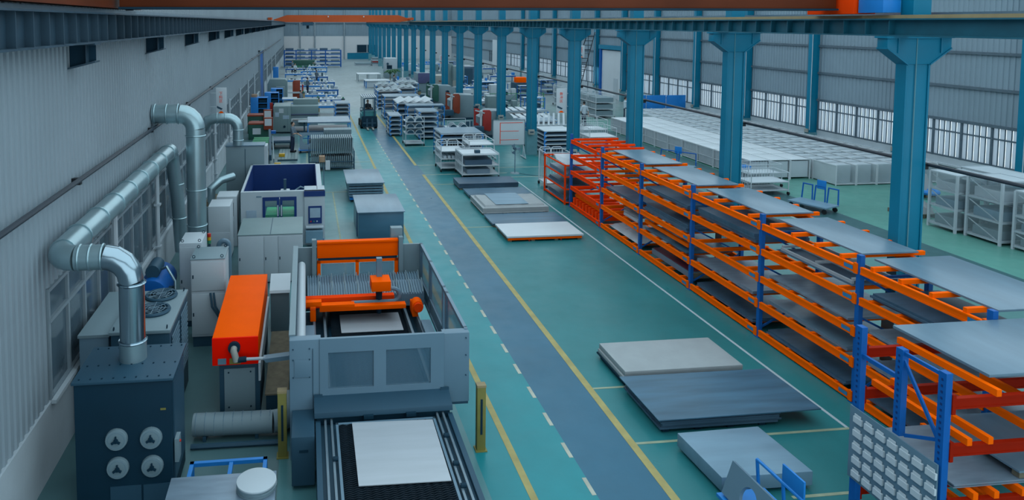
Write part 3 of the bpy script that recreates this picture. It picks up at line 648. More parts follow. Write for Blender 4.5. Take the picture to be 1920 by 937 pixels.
tag(s, 'bright steel sheet lying on the front shuttle table of the laser machine', 'metal sheet')
s = B('steel_sheet', 'steel_bright', None, .7, 2.0, 14.2, 15.1, .878, .888); tag(s, 'steel sheet under the orange gantry inside the laser machine', 'metal sheet')
for lab, x, y in (('right', 2.93, 11.35), ('left', -.43, 11.55)):
    p = T('light_curtain_post', 'olive yellow light curtain post on the %s side of the shuttle table' % lab, 'post', (x,y,0), group='light curtain posts')
    B('post', 'olive', p, x-.075, x+.075, y-.06, y+.06, .02, 1.12, .006); B('cap', 'tan', p, x-.08, x+.08, y-.065, y+.065, 1.12, 1.16)
    B('sensor_slot', 'machine_black', p, x-.018, x+.018, y-.068, y-.06, .3, .92); B('foot_plate', 'olive', p, x-.1, x+.1, y-.09, y+.09, 0, .02)
# blue frame cart, steel table, disc stack in the foreground
d = T('blue_frame_cart', 'low blue square-tube frame on the floor behind the steel work table', 'cart', (-1.2,10.4,0))
for y in (10.75, 9.95): MB().box(-1.82,-.64,y-.03,y+.03,.44,.5).build('cross_tube', 'bright_blue', d)
for x in (-1.82, -1.22, -.7): MB().box(x,x+.06,9.98,10.72,.43,.49).build('long_tube', 'bright_blue', d)
for x in (-1.79, -.67):
    for y in (9.95, 10.75): B('leg', 'bright_blue', d, x-.03, x+.03, y-.03, y+.03, 0, .5)
d = T('steel_work_table', 'brushed steel work table in the bottom left foreground', 'table', (-1.2,9.2,0))
MB().box(-1.95,-.46,8.5,9.95,.74,.8).build('table_top', 'steel_dull', d, .006)
for x in (-1.9, -.52):
    for y in (8.56, 9.88): B('leg', 'machine_dark', d, x-.03, x+.03, y-.03, y+.03, 0, .74)
B('apron', 'steel_dull', d, -1.9, -.5, 9.86, 9.9, .6, .74)
for k in range(5):
    o = C('steel_disc', 'cab_white' if k == 4 else 'cab_grey', None, (-.73+.008*(k % 3),9.6-.006*k,.802+k*.026), (-.73+.008*(k % 3),9.6-.006*k,.826+k*.026), .275-.004*(k % 2), 40, bev=.004)
    tag(o, 'round pale disc on the steel work table, %s of its stack' % ('bottom' if k == 0 else 'top' if k == 4 else ORD[k]+' from the bottom'), 'disc', 'stack of round discs on the work table')
# ---------------------------------------------------------------- long sheet rack
UY = [26.6, 23.68, 20.75, 17.8, 14.87, 11.98, 9.4]
LV = [.12, .79, 1.4, 2.04, 2.63]
XF, XB = 10.45, 11.9
rack = T('sheet_rack', 'long orange and blue beam rack holding metal sheets beside the aisle', 'rack', (11.2,18,0))
for i, y in enumerate(UY):
    for x in (XF, XB):
        u = MB().box(x-.045,x+.045,y-.05,y+.05,.01,2.9 if x == XF else 2.7).build('upright', 'rack_blue', rack)
        B('foot_plate', 'rack_blue', u, x-.08, x+.08, y-.08, y+.08, 0, .012)
    for z0, z1 in ((.2,.95),(.95,1.7),(1.7,2.5)):
        a, b = ((XF,y,z0),(XB,y,z1)) if int(z0*10) % 2 == 0 else ((XF,y,z1),(XB,y,z0))
        MB().bar(a, b, .03, .04).build('brace', 'rack_blue', rack)
    MB().bar((XF,y,2.45), (XB,y,2.45), .04, .05).build('frame_tie', 'rack_blue', rack)
for i in range(6):
    y1, y0 = UY[i]-.05, UY[i+1]+.05
    m = 'orange_red' if i == 0 else 'orange_rack'
    for z in LV:
        for x in (XF-.02, XB+.02):
            b = MB()
            b.box(x-.025,x+.025,y0,y1,z-.085,z+.05); b.box(x-.033,x+.033,y0,y1,z-.09,z-.06); b.box(x-.033,x+.033,y0,y1,z+.025,z+.055)
            bo = b.build('beam', m, rack)
            if x < 11:
                for yy in (y0,): B('end_plate', m, bo, x-.05, x+.03, yy-.04, yy+.05, z-.1, z+.1)
                B('load_label', 'label_blue', bo, x-.035, x-.032, y0+.08, y0+.3, z-.055, z+.02)
        n = 4
        for k in range(n):
            if i == 0 and z < .5: break
            yy = y0+(y1-y0)*(k+.6)/n
            B('cross_bar', m, rack, XF-.03, XB+.32 if z > 2.5 else XB+.05, yy-.035, yy+.035, z+.055 if z > 2.5 else z+.0, z+.135 if z > 2.5 else z+.085)
        if i == 0 and z < .5:
            for k in range(9): B('cross_bar', 'orange_red', rack, XF+.0, XB, y0+.1+k*.3, y0+.22+k*.3, z+.055, z+.3)
TOP = ['far end', 'second from the far end', 'third from the far end', 'fourth from the far end', 'second from the near end', 'near end']
def stack(name, label, x0, x1, y0, y1, z, hs, m, cat='metal sheets', group=None, jit=.03, rz=0):
    t = T(name, label, cat, ((x0+x1)/2,(y0+y1)/2,z), group=group)
    zz = z; k = len(hs)
    for q, h in enumerate(hs):
        a, b = RN.uniform(-jit,jit), RN.uniform(-jit,jit)
        mm = m if isinstance(m, str) else m[min(q, len(m)-1)]
        B('sheet', mm, t, x0+a, x1+a, y0+b, y1+b, zz, zz+h-.002); zz += h
    return t
for i in range(1, 6):
    y1, y0 = UY[i]-.1, UY[i+1]+.35
    x0 = XF+.32; w = 1.22
    if i == 5: y0, y1, w = 9.6, 12.02, 1.6
    o = MB().box(x0,x0+w,y0,y1,2.765,2.8).build('sheet_stack', 'steel_sheet', None, .003)
    tag(o, 'pale steel sheets on top of the rack bay %s' % ['','just past the far empty bay','second sheeted bay from the far end','third sheeted bay from the far end','second sheeted bay from the near end','nearest the camera along the rack'][i], 'metal sheets', 'sheets on top of the long rack')
spec = [(1,2,'steel_dark',[.03,.03],'dark sheets on the middle shelf of the far sheeted bay'),
        (2,3,'steel_dark',[.04,.04,.03],'dark thin sheets on the fourth shelf below the second far top sheet'),
        (2,2,'steel_dark',[.05,.06,.05,.05],'thick dark sheet stack on the middle shelf of the second far sheeted bay'),
        (2,1,'slab_blue',[.03,.03],'bluish sheets on the second shelf of the second far sheeted bay'),
        (3,3,'steel_dark',[.08,.08,.06],'thick dark plate stack on the fourth shelf in the middle of the rack'),
        (3,1,'steel_dull',[.03,.03,.02],'bright scuffed sheets on the second shelf in the middle of the rack'),
        (3,0,'steel_dark',[.04,.03],'dark sheets on the bottom shelf in the middle of the rack'),
        (4,2,'steel_dull',[.03,.02,.02],'streaky bright steel sheets on the middle shelf of the fourth sheeted bay'),
        (4,1,'steel_sheet',[.03,.03,.02],'silver sheets on the second shelf of the fourth sheeted bay'),
        (4,0,'steel_dark',[.03,.04],'dark sheets with a bright edge on the bottom shelf of the fourth sheeted bay'),
        (5,3,'steel_dark',[.05,.04,.04],'dark grey sheet stack on the fourth shelf nearest the camera'),
        (5,2,'steel_dull',[.03,.03],'grey sheets on the middle shelf nearest the camera'),
        (5,1,'steel_dull',[.04,.04],'grey sheets on the second shelf nearest the camera'),
        (5,0,'steel_dark',[.05],'dark sheets on the bottom shelf nearest the camera')]
for i, l, m, hs, lab in spec:
    stack('sheet_stack', lab, XF+.03, XF+1.4, UY[i+1]+.3, UY[i]-.25, LV[l]+(.137 if l == 4 else .087), hs, m, group='sheets stored in the long rack')
t = T('foil_bundle', 'crumpled silver foil wrapped bundle on the bottom shelf of the far sheeted bay', 'bundle', (11.1,22.2,.26))
mb = MB(); nx, ny = 8, 14
gv = []
for j in range(ny+1):
    for i2 in range(nx+1):
        u_, v_ = i2/nx, j/ny; e_ = min(u_,1-u_,v_,1-v_)
        gv.append((XF+.1+1.2*u_, UY[2]+.35+2.2*v_, .212+(.16+RN.uniform(-.03,.04))*min(1,e_*6)))
mb.add(gv, [(j*(nx+1)+i2, j*(nx+1)+i2+1, (j+1)*(nx+1)+i2+1, (j+1)*(nx+1)+i2) for j in range(ny) for i2 in range(nx)])
mb.add([(XF+.1,UY[2]+.35,.208),(XF+1.3,UY[2]+.35,.208),(XF+1.3,UY[2]+2.55,.208),(XF+.1,UY[2]+2.55,.208)], [(3,2,1,0)]); mb.build('wrap', 'steel_bright', t, smooth=5)
t = T('packed_sheets', 'sheet pack with a maroon top and white note on the bottom rack shelf', 'bundle', (11.1,19,.26))
B('sheet_pack', 'steel_sheet', t, XF+.12, XF+1.35, 18.05, 20.2, .208, .37); B('cover', 'maroon', t, XF+.14, XF+1.33, 18.1, 20.15, .37, .40, .004); B('note', 'white', t, XF+.4, XF+.8, 18.6, 18.9, .40, .403); B('base_strip', 'wood', t, XF+.12, XF+1.35, 18.0, 18.06, .208, .35)
for k in range(6):
    o = MB().box(XF+.1+.17*k, XF+.24+.17*k, UY[2]+.4+.3*(k % 3), UY[2]+1.4+.35*(k % 3), LV[1]+.087, LV[1]+.17).build('white_bar', 'offwhite', None, .008)
    tag(o, 'short white bar on the second shelf of the far sheeted bay, %s from the aisle' % ORD[k], 'bar', 'white bars on the second shelf')
t = T('tube_rack', 'white welded tube frame on the fourth shelf of the fourth sheeted bay', 'frame', (11.1,13.4,2.18))
for x in (XF+.3, XF+.8, XF+1.3): MB().box(x-.025,x+.025,12.5,14.6,2.13,2.19).build('tube', 'offwhite', t)
for y in (12.5, 13.5, 14.55): MB().box(XF+.3,XF+1.3,y,y+.05,2.19,2.24).build('tube', 'offwhite', t)
B('sheet', 'steel_dark', t, XF+.2, XF+1.4, 12.4, 14.65, 2.126, 2.13)
# loose orange rails stored in the rack
for k, (y0, y1, x, z) in enumerate(((18.1,20.6,XF+.1,1.06),(24,26.4,XF+.1,.62),(24,26.4,XF+.14,.45))):
    o = MB().box(x-.04,x+.04,y0,y1,z,z+.1).build('loose_beam', 'orange_rack', rack)

# small red shelf at the far end of the rack
t = T('shelf_rack', 'low red-framed shelf with white sheets at the far end of the rack', 'rack', (11.0,27.9,0))
for x in (10.3, 11.8):
    for y in (26.85, 29.25): B('post', 'orange_red', t, x-.03, x+.03, y-.03, y+.03, 0, 1.62)
for z in (.08, .62, 1.12, 1.58):
    for x in (10.3, 11.8): B('rail', 'orange_red', t, x-.02, x+.02, 26.88, 29.22, z-.025, z+.025)
    for y in (26.85, 29.25): B('rail', 'orange_red', t, 10.33, 11.77, y-.02, y+.02, z-.025, z+.025)
    if z < 1.5: B('shelf', 'steel_dark', t, 10.32, 11.78, 26.88, 29.22, z+.025, z+.04)
for z, hs, m, lab in ((.66,[.05,.05],'steel_dark','dark sheets on the middle shelf of the red-framed shelf'),(.125,[.06,.05],'steel_dark','dark sheets on the bottom shelf of the red-framed shelf'),(1.165,[.05,.04],'steel_dull','grey sheets on the third shelf of the red-framed shelf')):
    stack('sheet_stack', lab, 10.45, 11.65, 27.0, 29.1, z, hs, m)
t = T('sheet_stack', 'splayed white sheets on top of the red-framed shelf', 'metal sheets', (11,28,1.61))
for k in range(5): MB().hexa([(10.35+.1*k,26.9+.25*k,1.607+.006*k),(11.6,26.95+.2*k,1.607+.006*k),(11.75,28.3+.2*k,1.607+.006*k),(10.4+.05*k,28.2+.22*k,1.607+.006*k)]+[(10.35+.1*k,26.9+.25*k,1.611+.006*k),(11.6,26.95+.2*k,1.611+.006*k),(11.75,28.3+.2*k,1.611+.006*k),(10.4+.05*k,28.2+.22*k,1.611+.006*k)]).build('sheet', 'steel_bright', t)

# ---------------------------------------------------------------- near rack across the aisle end
nr = T('sheet_rack', 'nearest orange and blue rack seen from its panelled end, right foreground', 'rack', (9.5,8.4,0))
for y, zt in ((9.1,2.9),(8.4,2.9),(7.75,2.9)):
    z0 = .01 if y != 8.4 else 1.7
    u = MB().box(7.96,8.05,y-.055,y+.055,z0,zt).build('upright', 'rack_blue', nr)
    hl = MB()
    for k in range(14): hl.box(7.955, 7.96, y-.012, y+.012, 1.75+k*.08, 1.78+k*.08)
    hl.build('slot_row', 'navy', u)
for y in (9.1, 7.75): MB().box(11.3,11.39,y-.055,y+.055,.01,2.6).build('upright', 'rack_blue', nr)
MB().bar((8.0,8.4,2.85),(8.0,7.75,2.85),.035,.05).build('brace', 'rack_blue', nr); MB().bar((8.0,9.1,2.48),(8.0,8.4,2.48),.04,.06).build('brace', 'rack_blue', nr)
MB().bar((8.0,8.38,2.78),(8.0,7.78,1.95),.03,.045).build('brace', 'rack_blue', nr); MB().bar((8.0,7.76,2.0),(8.0,8.3,1.74),.03,.045).build('brace', 'rack_blue', nr)
for z in (.42, 1.15, 1.88, 2.5):
    for y in (7.73, 9.12):
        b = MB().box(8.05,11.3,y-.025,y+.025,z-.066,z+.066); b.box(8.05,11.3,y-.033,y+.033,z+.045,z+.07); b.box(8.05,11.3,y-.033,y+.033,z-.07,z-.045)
        b.build('beam', 'beam_shade_red', nr); B('end_plate', 'beam_shade_red', nr, 8.05, 8.1, y-.05, y+.05, z-.13, z+.13)
    for x in ((8.7,9.6,10.6) if z > 2 else (8.32,8.62,9.4,10.1) if z > 1.5 else (8.45,8.75,9.15,9.6,10.2)):
        B('cross_bar', 'orange_rack', nr, x-.035, x+.035, 7.68, 9.2, z+.07, z+.16)
o = MB().box(8.72,11.6,7.84,9.34,2.735,2.775).build('sheet_stack', 'steel_sheet', None, .003); tag(o, 'large pale steel sheets on top of the nearest rack', 'metal sheets')
stack('sheet_stack', 'wide grey sheets on the second shelf of the nearest rack', 8.25, 10.8, 7.78, 9.05, 1.312, [.02,.02,.02], 'steel_dull')
t = T('pallet', 'wooden pallet with sheets on the second shelf of the nearest rack', 'pallet', (9.9,8.4,1.375))
for y in (7.85, 8.4, 8.95): B('runner', 'wood', t, 9.2, 10.9, y-.05, y+.05, 1.375, 1.45)
B('deck', 'wood', t, 9.2, 10.9, 7.8, 9.0, 1.45, 1.475); B('sheet', 'steel_sheet', t, 9.15, 10.95, 7.76, 9.04, 1.475, 1.5)
pn = T('label_panel', 'grey panel of small white card pockets hung on the near rack end', 'panel', (7.93,8.5,.6))
MB().box(7.925,7.945,7.72,9.16,.62,1.7).build('board', 'machine_grey', pn, .003)
pocket = None
for r_ in range(5):
    for c_ in range(7):
        y = 8.99-c_*.2; z = .68+r_*.205
        pk = B('pocket', 'white', pn, 7.895, 7.925, y-.075, y+.075, z, z+.085)
        B('card', 'white', pk, 7.905, 7.915, y-.05, y+.06, z+.085, z+.125)

# ---------------------------------------------------------------- sheet packs on the floor
def pallet_base(t, x0, x1, y0, y1, h, m='machine_black', n=4):
    for k in range(n):
        x = x0+.1+(x1-x0-.2)*k/(n-1); B('bearer', m, t, x-.06, x+.06, y0+.03, y1-.03, 0, h)
t = T('wrapped_sheet_pack', 'white wrapped sheet pack on the floor nearest the long rack', 'sheet pack', (7.6,13.7,0))
pallet_base(t, 6.3, 8.8, 13.05, 14.3, .09)
B('board', 'machine_black', t, 6.28, 8.85, 13.05, 14.33, .09, .12); B('sheet_pack', 'wrap', t, 6.3, 8.83, 13.03, 14.32, .12, .2, .015); MB().box(6.33,8.86,13.06,14.33,.2,.31).build('wrapping', 'wrap', t, .02)
t = T('steel_slab_stack', 'wide streaked blue-grey steel sheet overhanging a darker stack on the floor', 'sheet pack', (7.7,12.1,0))
pallet_base(t, 6.25, 8.3, 11.45, 12.85, .08)
for k in range(5): B('sheet', 'steel_dark', t, 6.22+RN.uniform(-.03,.03), 8.5+RN.uniform(-.05,.05), 11.42+RN.uniform(-.02,.02), 12.86, .08+k*.038, .116+k*.038)
MB().hexa([(6.15,11.36,.272),(9.24,11.34,.30),(9.22,12.84,.30),(6.14,12.92,.272),(6.15,11.36,.29),(9.24,11.34,.318),(9.22,12.84,.318),(6.14,12.92,.29)]).build('sheet', 'slab_blue', t)
t = T('steel_slab_stack', 'pale bluish square slab of sheets on the floor in the foreground', 'sheet pack', (7.1,10.4,0))
pallet_base(t, 6.35, 7.8, 9.8, 10.95, .06)
MB().hexa([(6.34,9.77,.06),(7.85,9.75,.06),(7.78,11.0,.06),(6.28,10.97,.06),(6.34,9.77,.29),(7.85,9.75,.29),(7.78,11.0,.29),(6.28,10.97,.29)]).build('sheet_pack', 'slab_pale', t, .012)
fs = [(6.62,9.28,29.75,31.0,.28,'steel_dark','dark steel sheet pack, farthest of the floor row beside the aisle'),
      (6.72,9.4,28.2,29.4,.16,'slab_blue','blue-grey low sheet pack, second of the floor row from the far end'),
      (6.62,9.24,25.65,27.75,.34,'wrap','crumpled white wrapped pack in the middle of the aisle floor row'),
      (6.6,9.35,24.1,25.4,.14,'slab_blue','smooth blue-grey sheet pack just behind the white-topped one'),
      (6.64,9.24,22.4,23.85,.2,'white','white-topped sheet pack with an orange edge, nearest of the aisle row')]
for k, (x0, x1, y0, y1, h, m, lab) in enumerate(fs):
    t = T('floor_sheet_pack', lab, 'sheet pack', ((x0+x1)/2,(y0+y1)/2,0), group='sheet packs on the floor beside the aisle')
    pallet_base(t, x0, x1, y0, y1, .08, 'wood')
    if k == 4:
        B('rail', 'orange', t, x0+.02, x1-.02, y0+.0, y0+.06, .06, .14); B('rail', 'orange', t, x0+.02, x1-.02, y1-.06, y1, .06, .14)
        for x in (7.4, 8.5): C('jack_foot', 'red_plate', t, (x,y0+.03,0), (x,y0+.03,.06), .03, 8)
        MB().box(x0-.02,x1+.03,y0-.03,y1+.03,.14,.2).build('sheet', 'white', t, .006)
    elif k == 2:
        mb = MB(); nx, ny = 16, 8; gv = []
        for j in range(ny+1):
            for i2 in range(nx+1):
                u_, v_ = i2/nx, j/ny; e_ = min(u_,1-u_,v_,1-v_)
                gv.append((x0+(x1-x0)*u_, y0+(y1-y0)*v_, .08+(.25+RN.uniform(-.012,.012))*min(1, e_*20+.02)))
        mb.add(gv, [(j*(nx+1)+i2, j*(nx+1)+i2+1, (j+1)*(nx+1)+i2+1, (j+1)*(nx+1)+i2) for j in range(ny) for i2 in range(nx)]); mb.box(x0+.02,x1-.02,y0+.02,y1-.02,.08,.27); mb.build('wrapping', 'wrap', t)
        B('cover_sheet', 'slab_pale', t, 7.2, 8.5, y0+.25, y1-.1, .345, .35)
    else:
        n = max(2, int((h-.08)/.05))
        for q in range(n):
            a = RN.uniform(-.015,.015); B('sheet', m, t, x0+a, x1+a, y0+a, y1+a, .08+(h-.08)*q/n, .08+(h-.08)*(q+1)/n-.002)

# near blue panel cart (bottom right of the aisle)
def panel_cart(label, loc, rz, L=1.3, H=.85, holes=((.35,.4,.17),), pm='machine_grey', name='panel_cart'):
    t = T(name, label, 'cart', loc, rz)
    # local: length along +x, panel leans back towards +y
    def pz(z): return z*.35
    import math as _m
    N_ = 28; out = [(0,0),(L,0),(L,H),(0,H)]
    bm = bmesh.new()
    vo = [bm.verts.new((x,pz(z),.22+z)) for x, z in out]; eds = [bm.edges.new((vo[i],vo[(i+1)%4])) for i in range(4)]
    for hx, hz, hr in holes:
        ring = [bm.verts.new((hx+hr*_m.cos(2*PI*i/N_), pz(hz+hr*_m.sin(2*PI*i/N_)), .22+hz+hr*_m.sin(2*PI*i/N_))) for i in range(N_)]
        eds += [bm.edges.new((ring[i],ring[(i+1)%N_])) for i in range(N_)]
    bmesh.ops.triangle_fill(bm, use_beauty=True, edges=eds)
    ex = bmesh.ops.extrude_face_region(bm, geom=list(bm.faces))
    for v in [g_ for g_ in ex['geom'] if isinstance(g_, bmesh.types.BMVert)]: v.co += Vector((0,.05,-.02))
    bmesh.ops.recalc_face_normals(bm, faces=bm.faces)
    me_ = bpy.data.meshes.new('panel'); bm.to_mesh(me_); bm.free(); _finish(me_)
    link('panel', me_, pm, t, (0,0,0))
    f_ = MB().box(-.05,L+.05,-.05,.75,.13,.18).build('base_frame', 'bright_blue', t)
    for x in (.1, L/2, L-.1):
        MB().tube([(x,.55,.18),(x,.5,.75)], .025, 8).build('post', 'bright_blue', t)
    TB('push_bar', 'bright_blue', t, [(.1,.5,.75),(L-.1,.5,.75)], .025, 8)
    MB().box(L*.48,L*.48+.42,.5,.53,.72,1.02).build('sign_plate', 'bright_blue', t, .005)
    for x in (.05, L-.05):
        for y in (.02, .65): w_ = C('wheel', 'rubber', t, (x,y-.02,.06), (x,y+.02,.06), .06, 12); B('caster', 'machine_dark', w_, x-.03, x+.03, y-.03, y+.03, .1, .13)
    return t
panel_cart('blue cart with a leaning grey panel and round hole in the bottom foreground', (6.2,9.55,0), math.radians(-88), 1.3, .48, ((.5,.2,.17),))
# ---------------------------------------------------------------- people
def skin_mesh(name, verts, edges, radii, sub=1):
    me_ = bpy.data.meshes.new(name); me_.from_pydata(verts, edges, []); o = bpy.data.objects.new(name, me_)
    md = o.modifiers.new('skin', 'SKIN'); md.use_smooth_shade = True
    for i, r_ in enumerate(radii):
        sv = me_.skin_vertices[0].data[i]; sv.radius = (r_, r_) if not isinstance(r_, tuple) else r_; sv.use_root = (i == 0)
    s_ = o.modifiers.new('sub', 'SUBSURF'); s_.levels = sub; s_.render_levels = sub
    out = bake(o)
    out.shade_smooth(); return out
def person(label, loc, rz, shirt='shirt', legs='trousers', arms=((.22,-.1,1.05),(-.22,-.1,1.05)), hands=((.2,-.35,1.0),(-.2,-.35,1.0)), seated=False, cap=False, h=1.68):
    # faces -y in its own frame
    p = T('person', label, 'person', loc, rz); s = h/1.7
    V = lambda *a: tuple(v*s for v in a)
    if seated: hip, kn, an = .55, [(.12,-.42,.58),(-.12,-.42,.58)], [(.12,-.45,.12),(-.12,-.45,.12)]; dz = -.37
    else: hip, kn, an = .92, [(.1,-.02,.5),(-.1,.02,.5)], [(.1,.02,.08),(-.1,.05,.08)]; dz = 0
    Z = lambda z: z+dz
    el = [(a[0],a[1],a[2]+dz) for a in arms]; hd = [(a[0],a[1],a[2]+dz) for a in hands]
    sh = [(sx*.175, .005, Z(1.4)) for sx in (1,-1)]
    def loft(mb, rings, n=14):      # rings: (x, y, z, rx, ry)
        vs = [(cx+rx*math.cos(2*PI*i/n), cy+ry*math.sin(2*PI*i/n), cz) for cx, cy, cz, rx, ry in rings for i in range(n)]; k = len(rings)
        mb.add([V(*v) for v in vs], [(j*n+i, j*n+(i+1)%n, (j+1)*n+(i+1)%n, (j+1)*n+i) for j in range(k-1) for i in range(n)]+[tuple(range(n))[::-1], tuple((k-1)*n+i for i in range(n))])
    def limb(mb, pts, rr): mb.tube([V(*p) for p in pts], 0, 10, True, [q*s for q in rr])
    def ball(c, rx, ry, rz, t0=-1.0, n=8): return [(c[0],c[1],c[2]+rz*t, rx*math.sqrt(max(.02,1-t*t)), ry*math.sqrt(max(.02,1-t*t))) for t in [t0+(1-t0)*i/n for i in range(n+1)]]
    def fuse(mb, vox):
        me_ = bpy.data.meshes.new('fused'); me_.from_pydata(mb.v, [], mb.f); o_ = bpy.data.objects.new('fused', me_)
        md = o_.modifiers.new('remesh', 'REMESH'); md.mode = 'VOXEL'; md.voxel_size = vox; sm = o_.modifiers.new('smooth', 'SMOOTH'); sm.iterations = 3; sm.factor = .5
        out = bake(o_); out.shade_smooth(); return out
    bd = MB()
    loft(bd, [(0,0,Z(.86),.13,.085),(0,0,Z(1.0),.125,.08),(0,-.005,Z(1.2),.135,.085),(0,0,Z(1.36),.15,.085),(0,0,Z(1.43),.11,.07),(0,-.005,Z(1.48),.058,.058),(0,-.012,Z(1.56),.054,.056)])
    loft(bd, ball((0,-.018,Z(1.605)), .078, .096, .118)); loft(bd, [(0,-.1,Z(1.55),.012,.012),(0,-.118,Z(1.585),.016,.02),(0,-.105,Z(1.625),.01,.012)], 8)
    for k, sx in enumerate((1,-1)):
        limb(bd, [sh[k], el[k], hd[k]], [.042,.036,.026]); limb(bd, [(sx*.088,0,hip), kn[k], an[k]], [.07,.05,.036])
        loft(bd, [(sx*.077,-.005,Z(1.575),.014,.02),(sx*.08,-.005,Z(1.62),.016,.024)], 8)
    body = link('body', fuse(bd, .014), 'skin', p, (0,0,0))
    for k in range(2):
        v_ = Vector(hd[k])*s; dirv = (v_-Vector(el[k])*s).normalized(); side = Vector((1,0,0)) if abs(dirv.x) < .8 else Vector((0,1,0)); side = (side-dirv*side.dot(dirv)).normalized()
        hv, he, hr = [tuple(v_),tuple(v_+dirv*.06)], [(0,1)], [.026,.032]
        for q in range(4):
            a_ = v_+dirv*.07+side*(.016*q-.024); n0 = len(hv); hv += [tuple(a_+dirv*.03),tuple(a_+dirv*(.06+.008*(1.5-abs(q-1.5)))+Vector((0,0,-.012)))]; he += [(1,n0),(n0,n0+1)]; hr += [.009,.007]
        n0 = len(hv); hv += [tuple(v_+dirv*.02+side*.035),tuple(v_+dirv*.06+side*.05)]; he += [(0,n0),(n0,n0+1)]; hr += [.01,.008]
        link('hand', skin_mesh('hand', hv, he, hr, 0), 'skin', p, (0,0,0))
    st = MB(); loft(st, [(0,0,Z(.84),.165,.115),(0,0,Z(.95),.162,.115),(0,-.005,Z(1.2),.168,.118),(0,0,Z(1.36),.185,.112),(0,0,Z(1.43),.135,.09),(0,-.003,Z(1.475),.068,.068)])
    for k in range(2): limb(st, [sh[k], tuple(el[k][q]*.95+hd[k][q]*.05 for q in range(3))], [.068,.058])
    link('shirt', fuse(st, .018), shirt, p, (0,0,0))
    tr = MB(); loft(tr, [(0,0,hip-.1,.15,.11),(0,0,hip+.0,.16,.115),(0,0,hip+.08,.155,.11)])
    for k, sx in enumerate((1,-1)): limb(tr, [(sx*.085,0,hip-.02), kn[k], an[k]], [.09,.075,.062])
    link('trousers', fuse(tr, .018), legs, p, (0,0,0))
    for k in range(2):
        a_ = Vector(an[k])*s; B('shoe', 'black', p, a_.x-.045, a_.x+.045, a_.y-.2, a_.y+.07, a_.z-.08*s, a_.z+.02, .02)
    hr = MB(); loft(hr, ball((0,.008,Z(1.635)), .086, .1, .105, -.55)); hr = hr.build('hair', 'hair', p, smooth=60)
    for sx in (1,-1): B('eye', 'hair', p, s*(sx*.032)-.009, s*(sx*.032)+.009, -.112*s, -.1*s, s*Z(1.605), s*Z(1.605)+.011)
    B('mouth', 'maroon', p, -.022, .022, -.108*s, -.095*s, s*Z(1.535), s*Z(1.535)+.008)
    return p
# ---------------------------------------------------------------- left bay, middle distance
c = cabinet('wide pale grey three-door cabinet in front of the white laser machine', -1.9, -.12, 19.55, 21.25, 1.38, [(0,.4,.1,1.34),(.4,.62,.1,1.34),(.62,1,.1,1.34)], 'cab_white', .05, top='grey_green')
B('lid_seam', 'machine_dark', c, -1.02, -1.0, 19.56, 21.2, 1.405, 1.41)
d = T('laser_cutting_machine', 'white enclosed laser machine with navy interior and a control panel', 'cutting machine', (-.75,25,0))
W = 'offwhite'
f = MB()
for a in ((-2.12,-1.42,0,1.8),(-.32,-.07,0,1.8),(-1.42,-.32,1.62,1.8),(-1.42,-.32,0,.75)): f.box(a[0],a[1],22.9,23.05,a[2],a[3])
f.build('front_wall', W, d)
for x0, x1 in ((-1.42,-.88),(-.86,-.32)):
    g = MB()
    for a in ((x0,x1,1.5,1.62),(x0,x1,.75,.85),(x0,x0+.08,.85,1.5),(x1-.08,x1,.85,1.5)): g.box(a[0],a[1],22.88,22.93,a[2],a[3])
    g = g.build('sliding_door', 'navy', d); B('pane', 'pane_thin', g, x0+.08, x1-.08, 22.9, 22.91, .85, 1.5); B('handle', W, g, (x1-.07 if x0 < -1 else x0+.03), (x1-.03 if x0 < -1 else x0+.07), 22.84, 22.88, 1.0, 1.35)
B('name_plate', 'screen', d, -1.95, -1.62, 22.88, 22.9, .95, 1.2); B('brand_strip', 'machine_grey', d, -1.62, -1.45, 22.89, 22.9, 1.62, 1.66)
B('left_wall', W, d, -2.12, -2.04, 23.05, 27.4, 0, 1.8); B('right_wall', W, d, .36, .52, 23.6, 27.4, 0, 1.8); B('back_wall', W, d, -2.12, .52, 27.3, 27.4, 0, 1.8)
B('inner_lining', 'navy', d, -2.04, -2.02, 23.05, 27.3, .3, 1.8); B('inner_lining', 'navy', d, .34, .36, 23.05, 27.3, .3, 1.8); B('inner_lining', 'navy', d, -2.02, .34, 27.28, 27.3, .3, 1.8); B('inner_floor', 'navy', d, -2.02, .34, 23.05, 27.28, .25, .3)
B('work_bed', 'green_glow', d, -1.35, -.4, 23.2, 24.2, .3, .95)
gt = MB().box(-1.95,.3,23.5,23.75,1.15,1.4).build('gantry', W, d, .02); B('head', W, gt, -.85, -.55, 23.3, 23.5, 1.25, 1.75, .02); B('mast', 'machine_dark', gt, -.75, -.66, 23.32, 23.4, 1.75, 2.1)
TB('cable', 'machine_grey', gt, [(-.6,23.6,1.5),(-.2,23.7,1.75),(.2,23.7,1.6),(.3,23.7,1.4)], .03, 8)
p = MB().box(-.07,.6,22.85,23.6,0,1.8).build('control_tower', W, d, .01)
B('tower_band', 'navy', p, -.08, .61, 22.83, 23.0, 1.62, 1.8); sc_ = B('screen_bezel', 'navy', p, .06, .5, 22.82, 22.85, .72, 1.3); B('screen', 'screen', sc_, .11, .45, 22.81, 22.82, .92, 1.24)
for k in range(3): C('button', ['red_lamp','green','white'][k], sc_, (.14+.1*k,22.82,.8), (.14+.1*k,22.79,.8), .022, 10)
B('lower_door', 'label_blue', p, -.04, .57, 22.83, 22.85, .08, .2); B('keyboard_shelf', 'cab_white', p, -.02, .55, 22.62, 22.83, .62, .66); B('tool_box', 'slab_pale', p, -.03, .52, 22.5, 22.82, .18, .55)
d = T('grey_cabinet', 'tall plain grey cabinet with a duct leaving its top', 'cabinet', (-2.35,27.7,0))
